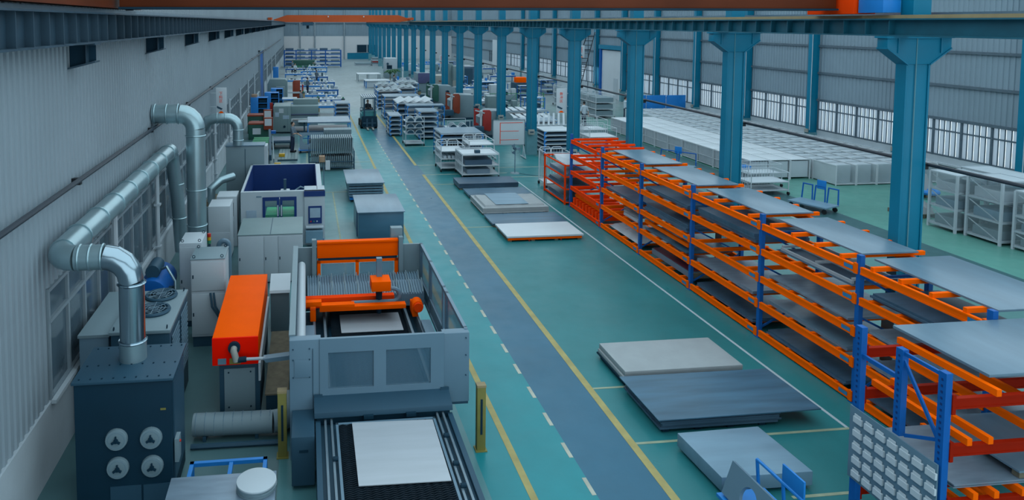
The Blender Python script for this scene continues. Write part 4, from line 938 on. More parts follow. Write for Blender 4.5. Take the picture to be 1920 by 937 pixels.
B('body', 'cab_grey', d, -3.08, -1.62, 27.5, 28.2, 0, 2.5, .01); B('lid', 'machine_grey', d, -3.1, -1.6, 27.48, 28.22, 2.5, 2.55, .006); B('door_seam', 'machine_dark', d, -2.36, -2.34, 27.49, 27.5, .1, 2.4); B('edge_trim', 'offwhite', d, -1.62, -1.5, 27.5, 28.2, .8, 2.5)
d = T('chute_machine', 'low machine with ribbed side and bent pipe beside the ducts', 'machine', (-3.2,25.2,0))
B('body', 'cab_grey', d, -3.6, -2.7, 24.6, 26.0, 0, .9, .01); B('tray', 'wood', d, -3.5, -2.8, 24.7, 25.9, .9, 1.05)
TB('pipe', 'duct', d, [(-3.3,24.8,.9),(-3.3,24.8,1.5),(-3.0,25.0,1.75),(-2.6,25.4,1.8)], .14, 12)
# sheet piles right of the white machine
t = T('steel_block', 'tall block of stacked blue-grey sheets left of the dashed lane', 'sheet pack', (2.5,24,0))
MB().box(1.72,3.24,23.02,25.4,.02,.96).build('sheet_block', 'slab_blue', t, .01); MB().box(1.68,3.28,22.96,25.42,.97,1.0).build('cover_sheet', 'steel_sheet', t, .004); B('strap', 'navy', t, 1.7, 1.72, 23.6, 23.66, .0, .97)
t = T('sheet_cart', 'low cart with pale sheets behind the tall sheet block', 'cart', (2.4,29,0))
B('frame', 'bright_blue', t, 1.75, 3.1, 28.2, 30.6, .1, .2)
for k in range(5): B('sheet', 'steel_sheet', t, 1.72, 3.12, 28.1, 30.65, .25+k*.11, .32+k*.11)
MB().box(1.62,3.16,28.0,30.7,.79,.83).build('sheet', 'steel_sheet', t, .004)
for x in (1.85, 3.0):
    for y in (28.3, 30.4): C('wheel', 'rubber', t, (x-.03,y,.06), (x+.03,y,.06), .06, 12); B('post', 'bright_blue', t, x-.03, x+.03, y-.03, y+.03, .12, .8)
t = T('notice_stand', 'small white notice box on a stand at the corner of the white machine', 'notice', (.75,30.0,0))
B('stand', 'machine_grey', t, .73, .77, 29.98, 30.02, 0, 1.35); B('box', 'cardboard', t, .55, .8, 29.8, 30.1, 1.35, 1.6, .01); B('card', 'white', t, .82, 1.02, 29.9, 29.94, 1.0, 1.4)
def sheet_trolley(label, x0, x1, y0, y1, h, ns, rows, m='cab_grey', fm='machine_dark'):
    t = T('sheet_trolley', label, 'trolley', ((x0+x1)/2,(y0+y1)/2,0))
    for x in (x0, x1):
        for y in (y0, y1): TB('post', fm, t, [(x,y,.1),(x,y,h)], .03, 8); C('wheel', 'rubber', t, (x-.025,y,.06), (x+.025,y,.06), .06, 10)
    for z in (.18, h*.48, h):
        for y in (y0, y1):
            if z < h: TB('rail', fm, t, [(x0,y,z),(x1,y,z)], .025, 8)
        for x in (x0, x1): TB('rail', fm, t, [(x,y0,z),(x,y1,z)], .025, 8)
    for z0, z1 in rows:
        for k in range(ns):
            x = x0+.1+(x1-x0-.2)*k/(ns-1)
            MB().hexa([(x-.03,y0+.1,z0),(x+.03,y0+.1,z0),(x+.03,y1-.1,z0),(x-.03,y1-.1,z0),(x+.0,y0+.1,z1),(x+.06,y0+.1,z1),(x+.06,y1-.1,z1),(x+.0,y1-.1,z1)]).build('panel', m, t)
    return t
sheet_trolley('trolley with two tiers of upright grey panels near the aisle', .15, 2.35, 34.3, 35.7, .98, 21, ((.2,.72),(.86,1.62)))
sheet_trolley('second trolley of upright panels behind the two-tier trolley', .85, 2.45, 37.0, 38.0, .7, 22, ((.6,1.62),))
panel_cart('blue cart with a grey panel of two round holes beside the worker', (-.36,39.3,0), .0, 1.5, .9, ((.42,.5,.25),(1.2,.5,.25)))
def shelf_cart(label, x0, x1, y0, y1, h, n, tray='cab_white', post='machine_dark', gus='bright_blue', load=None, group=None, name='shelf_cart', cat='cart'):
    t = T(name, label, cat, ((x0+x1)/2,(y0+y1)/2,0), group=group)
    for x in (x0, x1):
        for y in (y0, y1): B('post', gus, t, x-.025, x+.025, y-.025, y+.025, .12, h-.0); C('wheel', 'rubber', t, (x-.02,y,.06), (x+.02,y,.06), .06, 8)
    for k in range(n):
        z = .16+(h-.16)*k/(n-1)
        tr = B('tray', tray, t, x0-.02, x1+.02, y0-.02, y1+.02, z-.02, z+.035)
        if k < n-1: B('load', 'steel_dark', tr, x0+.06, x1-.06, y0+.05, y1-.05, z+.035, z+.035+(h-.16)/(n-1)*.3)
        for x, s_ in ((x0,1),(x1,-1)): MB().prism([(x,z-.02),(x+s_*.14,z-.02),(x,z-.16)], 'y', y0-.028, y0-.02).build('gusset', gus, tr)
    if load:
        for k in range(load): MB().hexa([(x0-.03+.02*k,y0,h+.036+.012*k),(x1,y0+.02,h+.036+.012*k),(x1+.03,y1,h+.036+.012*k),(x0,y1,h+.036+.012*k),(x0-.03+.02*k,y0,h+.044+.012*k),(x1,y0+.02,h+.044+.012*k),(x1+.03,y1,h+.044+.012*k),(x0,y1,h+.044+.012*k)]).build('sheet', 'steel_sheet', t)
    return t
shelf_cart('blue cart with a long pale sheet in front of the grey press brake', .12, 2.55, 40.2, 42.6, 1.55, 3, 'steel_sheet', load=2)
shelf_cart('white tray cart left of the aisle facing the forklift', 2.15, 3.2, 51.4, 53.2, 1.35, 5, 'offwhite', load=2)
person('worker in grey shirt and dark trousers standing by the panel carts', (-.74,39.25,.08), math.radians(75), 'shirt_grey', 'trousers', hands=((.2,-.36,.95),(-.2,-.3,1.1)), arms=((.25,-.12,1.05),(-.25,-.1,1.08)))
t = T('work_platform', 'low grey slatted platform under the worker', 'platform', (-1.35,38.3,0))
B('frame', 'machine_dark', t, -1.5, -.45, 37.2, 40.3, 0, .05)
for k in range(6): B('slat', 'grey_green', t, -1.49+k*.175, -1.33+k*.175, 37.22, 40.28, .05, .08)
for k, (x, y) in enumerate(((-1.3,38.0),(-1.45,35.9))):
    o = MB().box(x-.16,x+.16,y-.12,y+.12,.085 if k == 0 else 0,.24 if k == 0 else .16).build('yellow_box', 'yellow', None, .01); tag(o, 'small yellow box %s' % ('on the slatted platform' if k == 0 else 'on the floor at the coil machine'), 'box')
t = T('pallet_truck', 'dark low lift table behind the worker', 'lift table', (-1.4,41.3,0))
B('deck', 'machine_dark', t, -2.0, -.8, 40.6, 42.3, .35, .45, .02); B('deck_sheet', 'steel_dark', t, -1.9, -.9, 40.7, 42.2, .45, .5)
for x in (-1.9, -.9):
    for y in (40.7, 42.2): C('wheel', 'rubber', t, (x-.05,y,.1), (x+.05,y,.1), .1, 12); B('leg', 'machine_dark', t, x-.04, x+.04, y-.04, y+.04, .15, .36)
t = T('coil_machine', 'coil feeding machine with a large pale wheel and green rollers', 'machine', (-2.2,36,0))
B('frame', 'machine_dark', t, -2.7, -1.9, 35.4, 38.8, 0, .55, .02); C('wheel_disc', 'beige', t, (-2.25,35.32,.75), (-2.25,35.42,.75), .4, 28, bev=.02); C('hub', 'machine_dark', t, (-2.25,35.2,.75), (-2.25,35.32,.75), .2, 20); C('hub_cap', 'beige', t, (-2.25,35.16,.75), (-2.25,35.2,.75), .1, 16)
MB().ring((-2.25,35.3,.75), 'y', .3, .05, 24, 8).build('wheel_rim', 'cab_grey', t)
for k in range(3): C('roller', 'green', t, (-2.75,36.6+.6*k,1.05), (-1.95,36.6+.6*k,1.05), .14, 14)
MB().bar((-1.78,35.5,.5),(-2.0,39.3,1.25),.12,.3).build('side_beam', 'machine_dark', t); MB().bar((-1.62,35.5,.35),(-1.84,39.3,1.1),.06,.2).build('side_beam', 'cab_grey', t)
B('blue_motor', 'rack_blue', t, -1.9, -1.65, 38.8, 39.1, 1.2, 1.35)
def rb(label, x, y, w, h, s):
    t = T('parts_bin_machine', label, 'machine', (x,y,0))
    B('case', 'green_dark', t, x-w/2, x+w/2, y, y+1.0, 0, h, .02); B('rim', 'rust_plate', t, x-w/2-.02, x+w/2+.02, y-.03, y+1.02, h, h+.08)
    b = B('red_box', 'rust_plate', t, x+w/2-.35, x+w/2+.2, y-.25, y, h-.3, h+.45, .01); B('white_card', 'white', b, x+w/2-.29, x+w/2+.14, y-.26, y-.25, h-.05, h+.38)
    B('front_card', 'white', t, x-w/2+.25, x-w/2+.75, y-.01, y, h*.35, h*.75); return t
rb('dark green machine with red rim and white cards, front one', -2.9, 44.2, 1.3, .95, 0); rb('dark green machine with red rim and white cards, rear one', -3.1, 46.6, 1.4, 1.15, 0)
B('lamp_panel', 'red_plate', T('red_panel', 'narrow red upright panel at the end of the grey press brake', 'panel', (-2.3,47.8,0)), -2.4, -2.2, 47.78, 47.88, 0, 1.9)
t = T('press_brake', 'large grey press brake with a tall control end and purple stripe', 'press', (-.6,47.4,0))
MB().box(-2.12,-.98,46.5,48.6,.1,1.8).build('control_end', 'grey_green', t, .02); B('base', 'machine_dark', t, -2.1, .7, 46.7, 48.6, 0, .1)
B('door_line', 'machine_dark', t, -1.2, -1.19, 46.49, 46.5, .2, 1.7); B('label_card', 'offwhite', t, -1.75, -1.45, 46.49, 46.5, 1.35, 1.65); B('label_card', 'screen', t, -1.5, -1.1, 46.49, 46.5, .95, 1.2); B('label_card', 'screen', t, -2.0, -1.75, 46.49, 46.5, 1.1, 1.4); C('knob', 'machine_black', t, (-1.4,46.5,.45), (-1.4,46.46,.45), .08, 12)
MB().box(-.98,.85,46.9,47.9,1.15,1.75).build('ram', 'grey_green', t, .02); MB().box(-.85,.85,47.9,48.6,1.5,2.1).build('upper_frame', 'grey_green', t, .02); B('stripe', 'purple', t, -.98, .85, 46.885, 46.9, 1.17, 1.22); B('lower_ram', 'cab_grey', t, -.95, .8, 47.0, 47.8, .92, 1.12)
B('die_bed', 'cab_grey', t, -.9, .8, 46.8, 47.8, .4, .75); B('front_table', 'cab_white', t, -.5, .3, 46.0, 46.8, .78, .84); B('table_leg', 'machine_dark', t, -.15, -.05, 46.3, 46.4, 0, .78)
t = T('grey_machine', 'rounded grey-green machine with a rust red guard plate', 'machine', (-2.3,66,0))
MB().prism([(-3.5,0),(-3.5,1.6),(-3.3,2.05),(-1.9,2.05),(-1.7,1.9),(-1.7,0)], 'y', 65.6, 67.5).build('body', 'grey_green', t, .03); B('box', 'cab_grey', t, -2.7, -1.9, 65.0, 65.6, 0, 1.4, .02); MB().prism([(-1.2,.2),(-1.2,1.75),(-1.08,1.9),(-.5,1.9),(-.5,.2)], 'y', 66.0, 66.15).build('guard_plate', 'rust_plate', t, .01); B('cross_arm', 'cab_white', t, -1.7, -.5, 65.85, 66.0, .7, .85); B('foot', 'machine_dark', t, -1.7, -.4, 66.0, 67.2, 0, .2); B('pink_guard', 'red_plate', t, -.35, -.2, 66.2, 66.3, .7, 1.5)
t = T('rail_barrier', 'bright blue three-bar rail barrier with white sheets', 'barrier', (-2.2,57,0))
for z in (.45, .75, 1.05): B('rail', 'bright_blue', t, -3.0, -.6, 57, 57.05, z, z+.05)
for x in (-3.0, -.65): B('post', 'bright_blue', t, x, x+.05, 57, 57.05, 0, 1.1)
B('sheet', 'offwhite', t, -1.9, -.7, 57.05, 58.5, 1.1, 1.14); B('shelf', 'cab_grey', t, -3.0, -.6, 57.05, 58.6, .4, .44)
def blue_cabinet(label, x, y, w, h, d_=.9, open_=True):
    t = T('tool_cabinet', label, 'cabinet', (x+w/2,y,0))
    B('body', 'bright_blue', t, x, x+w*.45, y, y+d_, 0, h, .01)
    if open_:
        B('back', 'machine_dark', t, x+w*.45, x+w, y+d_-.05, y+d_, 0, h)
        for k in range(5): B('shelf', 'bright_blue', t, x+w*.45, x+w, y, y+d_-.05, .1+k*(h-.15)/4, .14+k*(h-.15)/4)
        B('side', 'bright_blue', t, x+w-.04, x+w, y, y+d_, 0, h)
        for k in range(4): B('bin', 'machine_black', t, x+w*.5, x+w-.08, y+.1, y+d_-.1, .15+k*(h-.15)/4, .15+k*(h-.15)/4+.25)
    return t
blue_cabinet('bright blue open tool cabinet close to the left wall', -4.05, 52.6, 1.25, 1.75); blue_cabinet('bright blue open shelving behind the first tool cabinet', -3.2, 55.6, 1.1, 1.8); blue_cabinet('bright blue shelving at the foot of the tall blue door', -2.9, 59.5, 1.0, 1.75)
blue_cabinet('plain blue locker by the far left wall', -3.9, 86, 1.4, 1.9, .8, False)
B('crate', 'cardboard', T('carton', 'brown carton on top of the blue tool cabinet', 'box', (-3.8,53,1.75)), -4.0, -3.6, 52.8, 53.3, 1.75, 1.95, .01)
# ---------------------------------------------------------------- forklift with driver
t = T('forklift', 'teal and black forklift driving down the aisle towards the camera', 'forklift', (4.35,48.4,0))
B('chassis', 'lift_teal', t, 3.85, 4.85, 48.2, 50.0, .35, .95, .05); B('counterweight', 'machine_black', t, 3.9, 4.8, 50.0, 50.5, .3, 1.2, .06); B('dash', 'lift_teal', t, 3.85, 4.85, 48.1, 48.35, .6, 1.2, .03)
B('front_block', 'machine_black', t, 3.82, 4.88, 47.85, 48.15, .15, .85, .02)
for x in (3.84, 4.82):
    for y, r_ in ((48.3,.3),(49.8,.25)): w_ = C('wheel', 'rubber', t, (x-.1,y,r_), (x+.1,y,r_), r_, 18, bev=.02); C('rim', 'beige', w_, (x-.11,y,r_), (x+.11,y,r_), r_*.45, 12)
for x in (3.95, 4.67): B('mast', 'machine_dark', t, x, x+.1, 47.9, 48.02, .1, 2.1)
for z in (.5, 1.25, 2.05): B('mast_tie', 'machine_dark', t, 4.05, 4.67, 47.92, 48.0, z, z+.08)
for x in (4.12, 4.48): MB().box(x,x+.12,46.9,47.9,.06,.11).build('fork', 'beige', t); B('fork_back', 'machine_dark', t, x, x+.12, 47.82, 47.9, .06, .7)
B('carriage', 'machine_dark', t, 3.9, 4.8, 47.84, 47.9, .35, .45)
for x in (3.9, 4.75):
    for y in (48.25, 49.7): B('guard_post', 'cab_grey', t, x, x+.05, y, y+.05, .95, 2.15)
g = B('overhead_guard', 'offwhite', t, 3.85, 4.85, 48.1, 49.85, 2.15, 2.2, .01)
for k in range(6): B('guard_slat', 'machine_dark', g, 3.95+k*.15, 4.0+k*.15, 48.15, 49.8, 2.2, 2.22)
B('seat', 'black', t, 4.1, 4.6, 49.1, 49.6, .95, 1.05, .03); B('seat_back', 'black', t, 4.1, 4.6, 49.55, 49.68, 1.05, 1.5, .03); MB().ring((4.35,48.6,1.25), 'y', .16, .018, 18, 6).build('steering_wheel', 'black', t)
for x in (3.8, 4.9): C('headlamp', 'white', t, (x,48.08,1.35), (x,48.0,1.35), .07, 12)
person('driver in dark clothes seated in the forklift', (4.35,49.3,.52), 0, 'dark_cloth', 'dark_cloth', arms=((.25,-.15,1.1),(-.25,-.15,1.1)), hands=((.12,-.5,1.18),(-.12,-.5,1.18)), seated=True)

# ---------------------------------------------------------------- carts right of the aisle
shelf_cart('five-tray cart at the aisle edge across from the forklift', 5.35, 6.1, 44.5, 46.4, 1.3, 5, 'offwhite', load=1)
shelf_cart('six-tray cart behind the white fan guard trolley', 7.0, 8.2, 43.0, 44.6, 1.75, 6, 'cab_white', load=1)
shelf_cart('tray cart topped with a long pale sheet beyond the six-tray cart', 6.7, 9.2, 46.0, 47.0, 1.75, 4, 'steel_sheet', load=1)
t = shelf_cart('tray cart topped with folded zigzag sheets', 6.3, 8.8, 48.0, 50.4, 1.7, 5, 'cab_white')
for k in range(4): MB().hexa([(6.4+.6*k,48.0,1.74),(6.95+.6*k,48.0,1.98),(6.8+.6*k,50.2,1.98),(6.25+.6*k,50.2,1.74),(6.4+.6*k,48.0,1.755),(6.95+.6*k,48.0,1.995),(6.8+.6*k,50.2,1.995),(6.25+.6*k,50.2,1.755)]).build('folded_sheet', 'offwhite', t)
shelf_cart('tray cart with a single raised sheet behind the zigzag sheets', 5.9, 8.6, 52.5, 54.4, 1.7, 4, 'cab_white', load=1)
for k, (x, y) in enumerate(((6.0,58.5),(7.6,60.8),(6.4,63.5),(8.6,65.5))):
    tt = shelf_cart('stacked tray cart in the middle distance right of the aisle, %s from the forklift' % ORD[k], x, x+2.0, y, y+1.8, 1.55, 5, 'cab_white', group='distant tray carts')
    for q in range(3): MB().hexa([(x+.1+.6*q,y,1.6),(x+.6+.6*q,y,1.78),(x+.5+.6*q,y+1.7,1.78),(x+.0+.6*q,y+1.7,1.6),(x+.1+.6*q,y,1.61),(x+.6+.6*q,y,1.79),(x+.5+.6*q,y+1.7,1.79),(x+.0+.6*q,y+1.7,1.61)]).build('folded_sheet', 'cab_grey', tt)
shelf_cart('tray cart with a pale top sheet behind the white mesh cages', 7.1, 9.35, 36.3, 38.4, 1.4, 6, 'cab_white', load=2)
shelf_cart('six-tray cart to the right of the fifth column, nearest one', 12.95, 14.6, 36.9, 38.6, 1.35, 6, 'cab_white')
shelf_cart('six-tray cart to the right of the fifth column, behind the nearest', 12.9, 15.0, 40.2, 41.8, 1.4, 5, 'cab_white', load=2)
t = shelf_cart('cart of leaning white strips between the fifth and sixth columns', 12.95, 15.2, 39.1, 40.0, 1.3, 3, 'cab_grey')
for k in range(7): MB().hexa([(13.0+.3*k,39.1,1.36),(13.12+.3*k,39.1,1.36),(13.42+.3*k,39.95,1.95),(13.3+.3*k,39.95,1.95),(13.0+.3*k,39.1,1.375),(13.12+.3*k,39.1,1.375),(13.42+.3*k,39.95,1.965),(13.3+.3*k,39.95,1.965)]).build('strip', 'offwhite', t)
for k, (x, y, w_) in enumerate(((13.4,44.5,3.0),(14.0,48.3,3.2),(13.2,54.5,2.6))):
    tt = shelf_cart('flat table of scattered white sheet parts beyond the columns, %s from the camera' % ORD[k], x, x+w_, y, y+1.6, .95, 3, 'offwhite', load=3, group='part tables beyond the columns')
    for q in range(5): MB().hexa([(x+.1+.55*q,y+.1,1.03),(x+.5+.55*q,y+.2,1.03),(x+.4+.55*q,y+1.4,1.16),(x+.0+.55*q,y+1.3,1.16),(x+.1+.55*q,y+.1,1.04),(x+.5+.55*q,y+.2,1.04),(x+.4+.55*q,y+1.4,1.17),(x+.0+.55*q,y+1.3,1.17)]).build('part', 'offwhite', tt)
def arch_trolley(label, x0, x1, y0, y1, h, levels, cage=False):
    t = T('guard_trolley', label, 'trolley', ((x0+x1)/2,(y0+y1)/2,0))
    for x in (x0, x1):
        for y in (y0, y1): TB('post', 'offwhite', t, [(x,y,.1),(x,y,h)], .025, 8); w_ = C('wheel', 'rubber', t, (x-.03,y,.07), (x+.03,y,.07), .07, 12)
    for z in [.15]+levels:
        B('shelf', 'offwhite', t, x0, x1, y0, y1, z-.02, z+.015)
    for y in (y0, y1): TB('top_rail', 'offwhite', t, [(x0,y,h),(x1,y,h)], .02, 8)
    for z in levels:
        for k in range(2):
            for q in range(3):
                cx = x0+(x1-x0)*(.28+.46*k)+.04*q; cy = y0+.1+q*(y1-y0-.2)/2.4
                MB().ring((cx,cy,z+.02), 'y', .22, .025, 12, 6, (0,PI)).build('fan_guard', 'offwhite', t)
                MB().prism([(cx+.2*math.cos(a*PI/10),z+.02+.2*math.sin(a*PI/10)) for a in range(11)], 'y', cy-.008, cy+.008).build('guard_disc', 'machine_dark', t)
    return t
arch_trolley('white trolley with shelves of arched fan guards beside the aisle', 5.85, 6.95, 40.8, 42.0, 1.75, [.95,1.25,1.52] and [.72,1.08,1.44])
arch_trolley('white cage trolley of arched guards behind the pale-topped tray cart', 8.55, 9.95, 41.8, 43.0, 1.3, [.4,.85])
def mesh_cart(label, x0, x1, y0, y1, h, shelves, wires=True, back=0, m='white'):
    t = T('mesh_cart', label, 'cart', ((x0+x1)/2,(y0+y1)/2,0))
    for x in (x0, x1):
        for y in (y0, y1): TB('post', m, t, [(x,y,.1),(x,y,h)], .022, 8); C('wheel', 'rubber', t, (x-.03,y,.07), (x+.03,y,.07), .07, 10)
    for z in shelves: B('shelf', m, t, x0, x1, y0, y1, z-.015, z+.015)
    for z in shelves+[h]:
        for y in (y0, y1): TB('rail', m, t, [(x0,y,z+.02),(x1,y,z+.02)], .016, 6)
        for x in (x0, x1): TB('rail', m, t, [(x,y0,z+.02),(x,y1,z+.02)], .016, 6)
    if wires:
        for nm, ax in (('side_mesh','x'),('side_mesh','y')):
            w_ = MB(); k = 0
            n = int(((y1-y0) if ax == 'x' else (x1-x0))/.13)
            for k in range(1, n):
                if ax == 'x': w_.box(x0-.006,x0+.006,y0+(y1-y0)*k/n-.006,y0+(y1-y0)*k/n+.006,.15,h)
                else: w_.box(x0+(x1-x0)*k/n-.006,x0+(x1-x0)*k/n+.006,y1-.006,y1+.006,.15,h)
            w_.build(nm, m, t)
    for k in range(back):
        x = x0+(x1-x0)*(k+.5)/back
        w_ = (x1-x0)/back*.45
        TB('loop_rail', m, t, [(x-w_,y1,h-.3),(x-w_,y1,h+.05),(x-w_+.08,y1,h+.12),(x+w_-.08,y1,h+.12),(x+w_,y1,h+.05),(x+w_,y1,h-.3)], .02, 6)
    return t
t = mesh_cart('white mesh cart with three shelves, left of the pair by the aisle', 6.55, 7.7, 33.5, 34.9, 1.25, [.18,.62,1.0], True, 2)
for k in range(4): B('white_part', 'offwhite', t, 6.7+.2*k, 6.85+.2*k, 33.6, 34.7, .64, .78)
t = mesh_cart('white shelf cart loaded with flat parts, right of the pair by the aisle', 7.25, 9.0, 31.9, 33.4, 1.15, [.18,.6,1.1], True, 0)
B('load', 'steel_dark', t, 7.4, 8.7, 32.0, 33.2, .62, .85); B('load', 'steel_dull', t, 7.5, 8.6, 32.0, 33.2, .2, .42); B('box', 'machine_dark', t, 7.95, 8.2, 32.3, 32.5, 1.12, 1.26)
mesh_cart('tall white mesh cart behind the loaded shelf cart', 8.0, 9.25, 33.7, 35.2, 1.45, [.18,.75,1.25], True, 2)
mesh_cart('white looped trolley on the floor behind the red-framed shelf', 10.5, 11.6, 29.6, 30.6, 1.55, [.2], True, 2)
mesh_cart('white tube trolley near the person in the right bay', 16.2, 17.8, 38.5, 40, 1.2, [.2,.7], True, 1)
# presses with red side plates
def red_press(label, x, y, pm, s=1.0):
    t = T('punch_press', label, 'press', (x,y,0))
    for dx, w_ in ((0,.16),):
        MB().prism([(x,.5*s),(x+.3,.45*s),(x+.3,.9*s),(x+.12,1.0*s),(x+.12,1.5*s),(x+.35,1.6*s),(x+.35,1.9*s),(x,1.95*s)], 'y', y, y+.12).build('c_frame', pm, t, .01)
    MB().prism([(x+.5,.55*s),(x+.95,.4*s),(x+1.05,.5*s),(x+1.05,1.7*s),(x+.95,1.85*s),(x+.55,1.85*s),(x+.5,1.8*s)], 'y', y-.3, y-.15).build('side_plate', pm, t, .03)
    B('front_guide', 'white', t, x+.36, x+.46, y-.2, y-.05, .5*s, 1.8*s); MB().bar((x,y-.3,1.85*s),(x+.6,y-.3,1.65*s),.06,.08).build('crossbar', 'offwhite', t)
    MB().prism([(x+.4,.05),(x+2.6,.05),(x+2.6,1.3*s),(x+2.2,1.7*s),(x+1.0,1.75*s),(x+.4,1.3*s)], 'y', y+.12, y+1.6).build('body', 'cab_grey', t, .03)
    B('feed_table', 'machine_dark', t, x-.4, x+.5, y-.6, y+1.2, .35, .75, .02); B('control_box', 'machine_dark', t, x-.6, x-.2, y-.4, y-.1, .75, 1.1); B('base', 'machine_black', t, x-.3, x+2.6, y-.3, y+1.7, 0, .1); C('hose_drum', 'machine_black', t, (x+.2,y+.2,1.95*s), (x+.2,y+.5,1.95*s), .12, 12)
    return t
red_press('punch press with a bright red rounded side plate beside the white board', 10.65, 43.6, 'red_plate', .95)
red_press('punch press with a rust red side plate further down the row', 10.5, 52.0, 'rust_plate', 1.05)
t = red_press('punch press with a dark green side plate behind the red ones', 10.4, 60.0, 'green_dark', 1.05)
t = T('purple_machine', 'machine with a purple-grey end panel and beige case among the columns', 'machine', (13.6,74,0))
MB().box(11.6,13.2,72.0,75.0,.0,2.0).build('case', 'cab_grey', t, .03); B('end_panel', 'purple', t, 11.6, 13.25, 71.9, 72.0, 1.0, 2.05, .01); MB().box(13.3,15.6,71.5,74,0,1.8).build('beige_case', 'beige', t, .03); B('vent', 'rust_plate', t, 13.7, 14.6, 71.48, 71.5, 1.2, 1.28)
t = T('tall_machine', 'tall pale green drilling machine between the columns', 'machine', (14.8,68.5,0))
B('base', 'cab_grey', t, 14.0, 15.3, 68, 69.5, 0, .9, .03); B('column', 'grey_green', t, 14.2, 14.6, 68.8, 69.3, .9, 3.2, .02); MB().box(14.5,15.6,68.0,69.2,1.6,3.0).build('head', 'grey_green', t, .04); C('chuck', 'machine_dark', t, (15.0,68.3,1.3), (15.0,68.3,1.6), .1, 10)
t = T('white_machine', 'white machine with a grey base at the far right of the aisle', 'machine', (11.1,92,0))
MB().box(10.4,12.0,91.5,94,.9,2.6).build('case', 'offwhite', t, .05); MB().box(10.4,12.0,91.2,94,0,.9).build('base', 'cab_grey', t, .03); B('window', 'machine_black', t, 10.6, 11.3, 91.48, 91.5, 1.2, 1.7); C('spindle', 'machine_dark', t, (10.7,91.5,1.9), (10.7,91.2,1.9), .15, 12)
# whiteboard, pedestal fan
t = T('notice_board', 'white notice board with red ruled lines on a wheeled stand', 'notice board', (10.9,36.6,0))
MB().box(10.0,11.72,36.6,36.64,.72,2.06).build('board', 'white', t, .006); fr_ = MB()
for a in ((9.97,11.75,2.05,2.08),(9.97,11.75,.7,.73),(9.97,10.0,.7,2.08),(11.72,11.75,.7,2.08)): fr_.box(a[0],a[1],36.58,36.65,a[2],a[3])
fr_.build('frame', 'cab_grey', t)
for a in ((10.38,11.62,1.9,1.93),(10.38,11.4,1.45,1.475),(10.38,11.4,.98,1.005),(10.36,10.4,.78,1.93)): B('ruled_line', 'red_ink', t, a[0], a[1], 36.592, 36.6, a[2], a[3])
for x in (10.05, 11.67):
    TB('leg', 'offwhite', t, [(x,36.62,.7),(x,36.62,.05)], .025, 8); MB().bar((x,36.15,.05),(x,37.05,.05),.05,.05).build('foot', 'offwhite', t); TB('strut', 'offwhite', t, [(x,36.2,.07),(x,36.6,.7)], .018, 6)
t = T('pedestal_fan', 'thin pedestal fan standing in front of the white notice board', 'fan', (10.05,32.8,0))
C('base', 'cab_grey', t, (10.05,32.8,0), (10.05,32.8,.04), .24, 24, .2); C('pole', 'machine_grey', t, (10.05,32.8,.04), (10.05,32.8,1.15), .022, 10); C('motor', 'machine_dark', t, (10.05,32.75,1.2), (10.05,32.95,1.2), .07, 14)
g = MB().ring((10.05,32.7,1.2), 'y', .23, .006, 28, 5)
for a in range(12): g.tube([(10.05,32.66,1.2),(10.05+.23*math.cos(a*PI/6),32.7,1.2+.23*math.sin(a*PI/6))], .003, 4)
g.build('guard', 'machine_grey', t)
for a in range(3):
    q = a*2*PI/3; MB().hexa([(10.05+.04*math.cos(q),32.7,1.2+.04*math.sin(q)),(10.05+.27*math.cos(q-.35),32.7,1.2+.27*math.sin(q-.35)),(10.05+.27*math.cos(q+.35),32.74,1.2+.27*math.sin(q+.35)),(10.05+.05*math.cos(q+.8),32.74,1.2+.05*math.sin(q+.8)),(10.05+.04*math.cos(q),32.705,1.2+.04*math.sin(q)),(10.05+.27*math.cos(q-.35),32.705,1.2+.27*math.sin(q-.35)),(10.05+.27*math.cos(q+.35),32.745,1.2+.27*math.sin(q+.35)),(10.05+.05*math.cos(q+.8),32.745,1.2+.05*math.sin(q+.8))]).build('blade', 'machine_grey', t)
TB('power_cord', 'machine_dark', t, [(10.05,32.9,.03),(10.5,32.4,.012),(11.2,32.0,.012),(12.3,31.9,.012)], .01, 6)
# hanging area signs
def area_sign(label, x, y, zb, txt, w=.5, h=1.15, pole=True):
    t = T('area_sign', label, 'sign', (x,y,zb))
    MB().box(x-w/2,x+w/2,y,y+.03,zb,zb+h).build('board', 'white', t, .004)
    me_ = text_mesh('\n'.join(txt), .16); o = link('lettering', me_, 'red_ink', t, (x-.02,y-.004,zb+h*.62)); o.rotation_euler = (PI/2,0,0)
    MB().prism([(x-w*.42,zb+h*.3),(x+w*.12,zb+h*.19),(x-w*.02,zb+h*.14),(x-w*.42,zb+h*.22)], 'y', y-.006, y).build('dark_stripe', 'machine_dark', t)
    MB().prism([(x-w*.3,zb+.02),(x+w*.22,zb+.02),(x+w*.05,zb+h*.09),(x-w*.1,zb+h*.09)], 'y', y-.006, y).build('orange_wedge', 'orange', t)
    if pole: C('pole', 'machine_grey', t, (x,y+.05,0), (x,y+.05,zb+h), .02, 8)
    for z in (zb+h*.25, zb+h*.78): B('arm', 'offwhite', t, x+w/2 if x > 0 else x-w/2-.25, x+w/2+.3 if x > 0 else x-w/2, y, y+.02, z, z+.03)
    return t
area_sign('white hanging sign with red characters on the left wall', -3.68, 31.4, 3.3, '下料区', .46, 1.15, False)
area_sign('white hanging sign with red characters beside the fourth middle column', 11.82, 31.4, 3.1, '数冲区', .5, 1.15, False)
area_sign('white hanging sign far right by the ladder', 24.7, 60.8, 4.15, '折弯区', .48, 1.1)
area_sign('small white hanging sign far down the middle columns, nearer one', 13.4, 74.6, 3.1, '焊接区', .5, 1.0)
area_sign('small white hanging sign far down the middle columns, farther one', 16.2, 83, 2.4, '喷涂区', .5, 1.0)
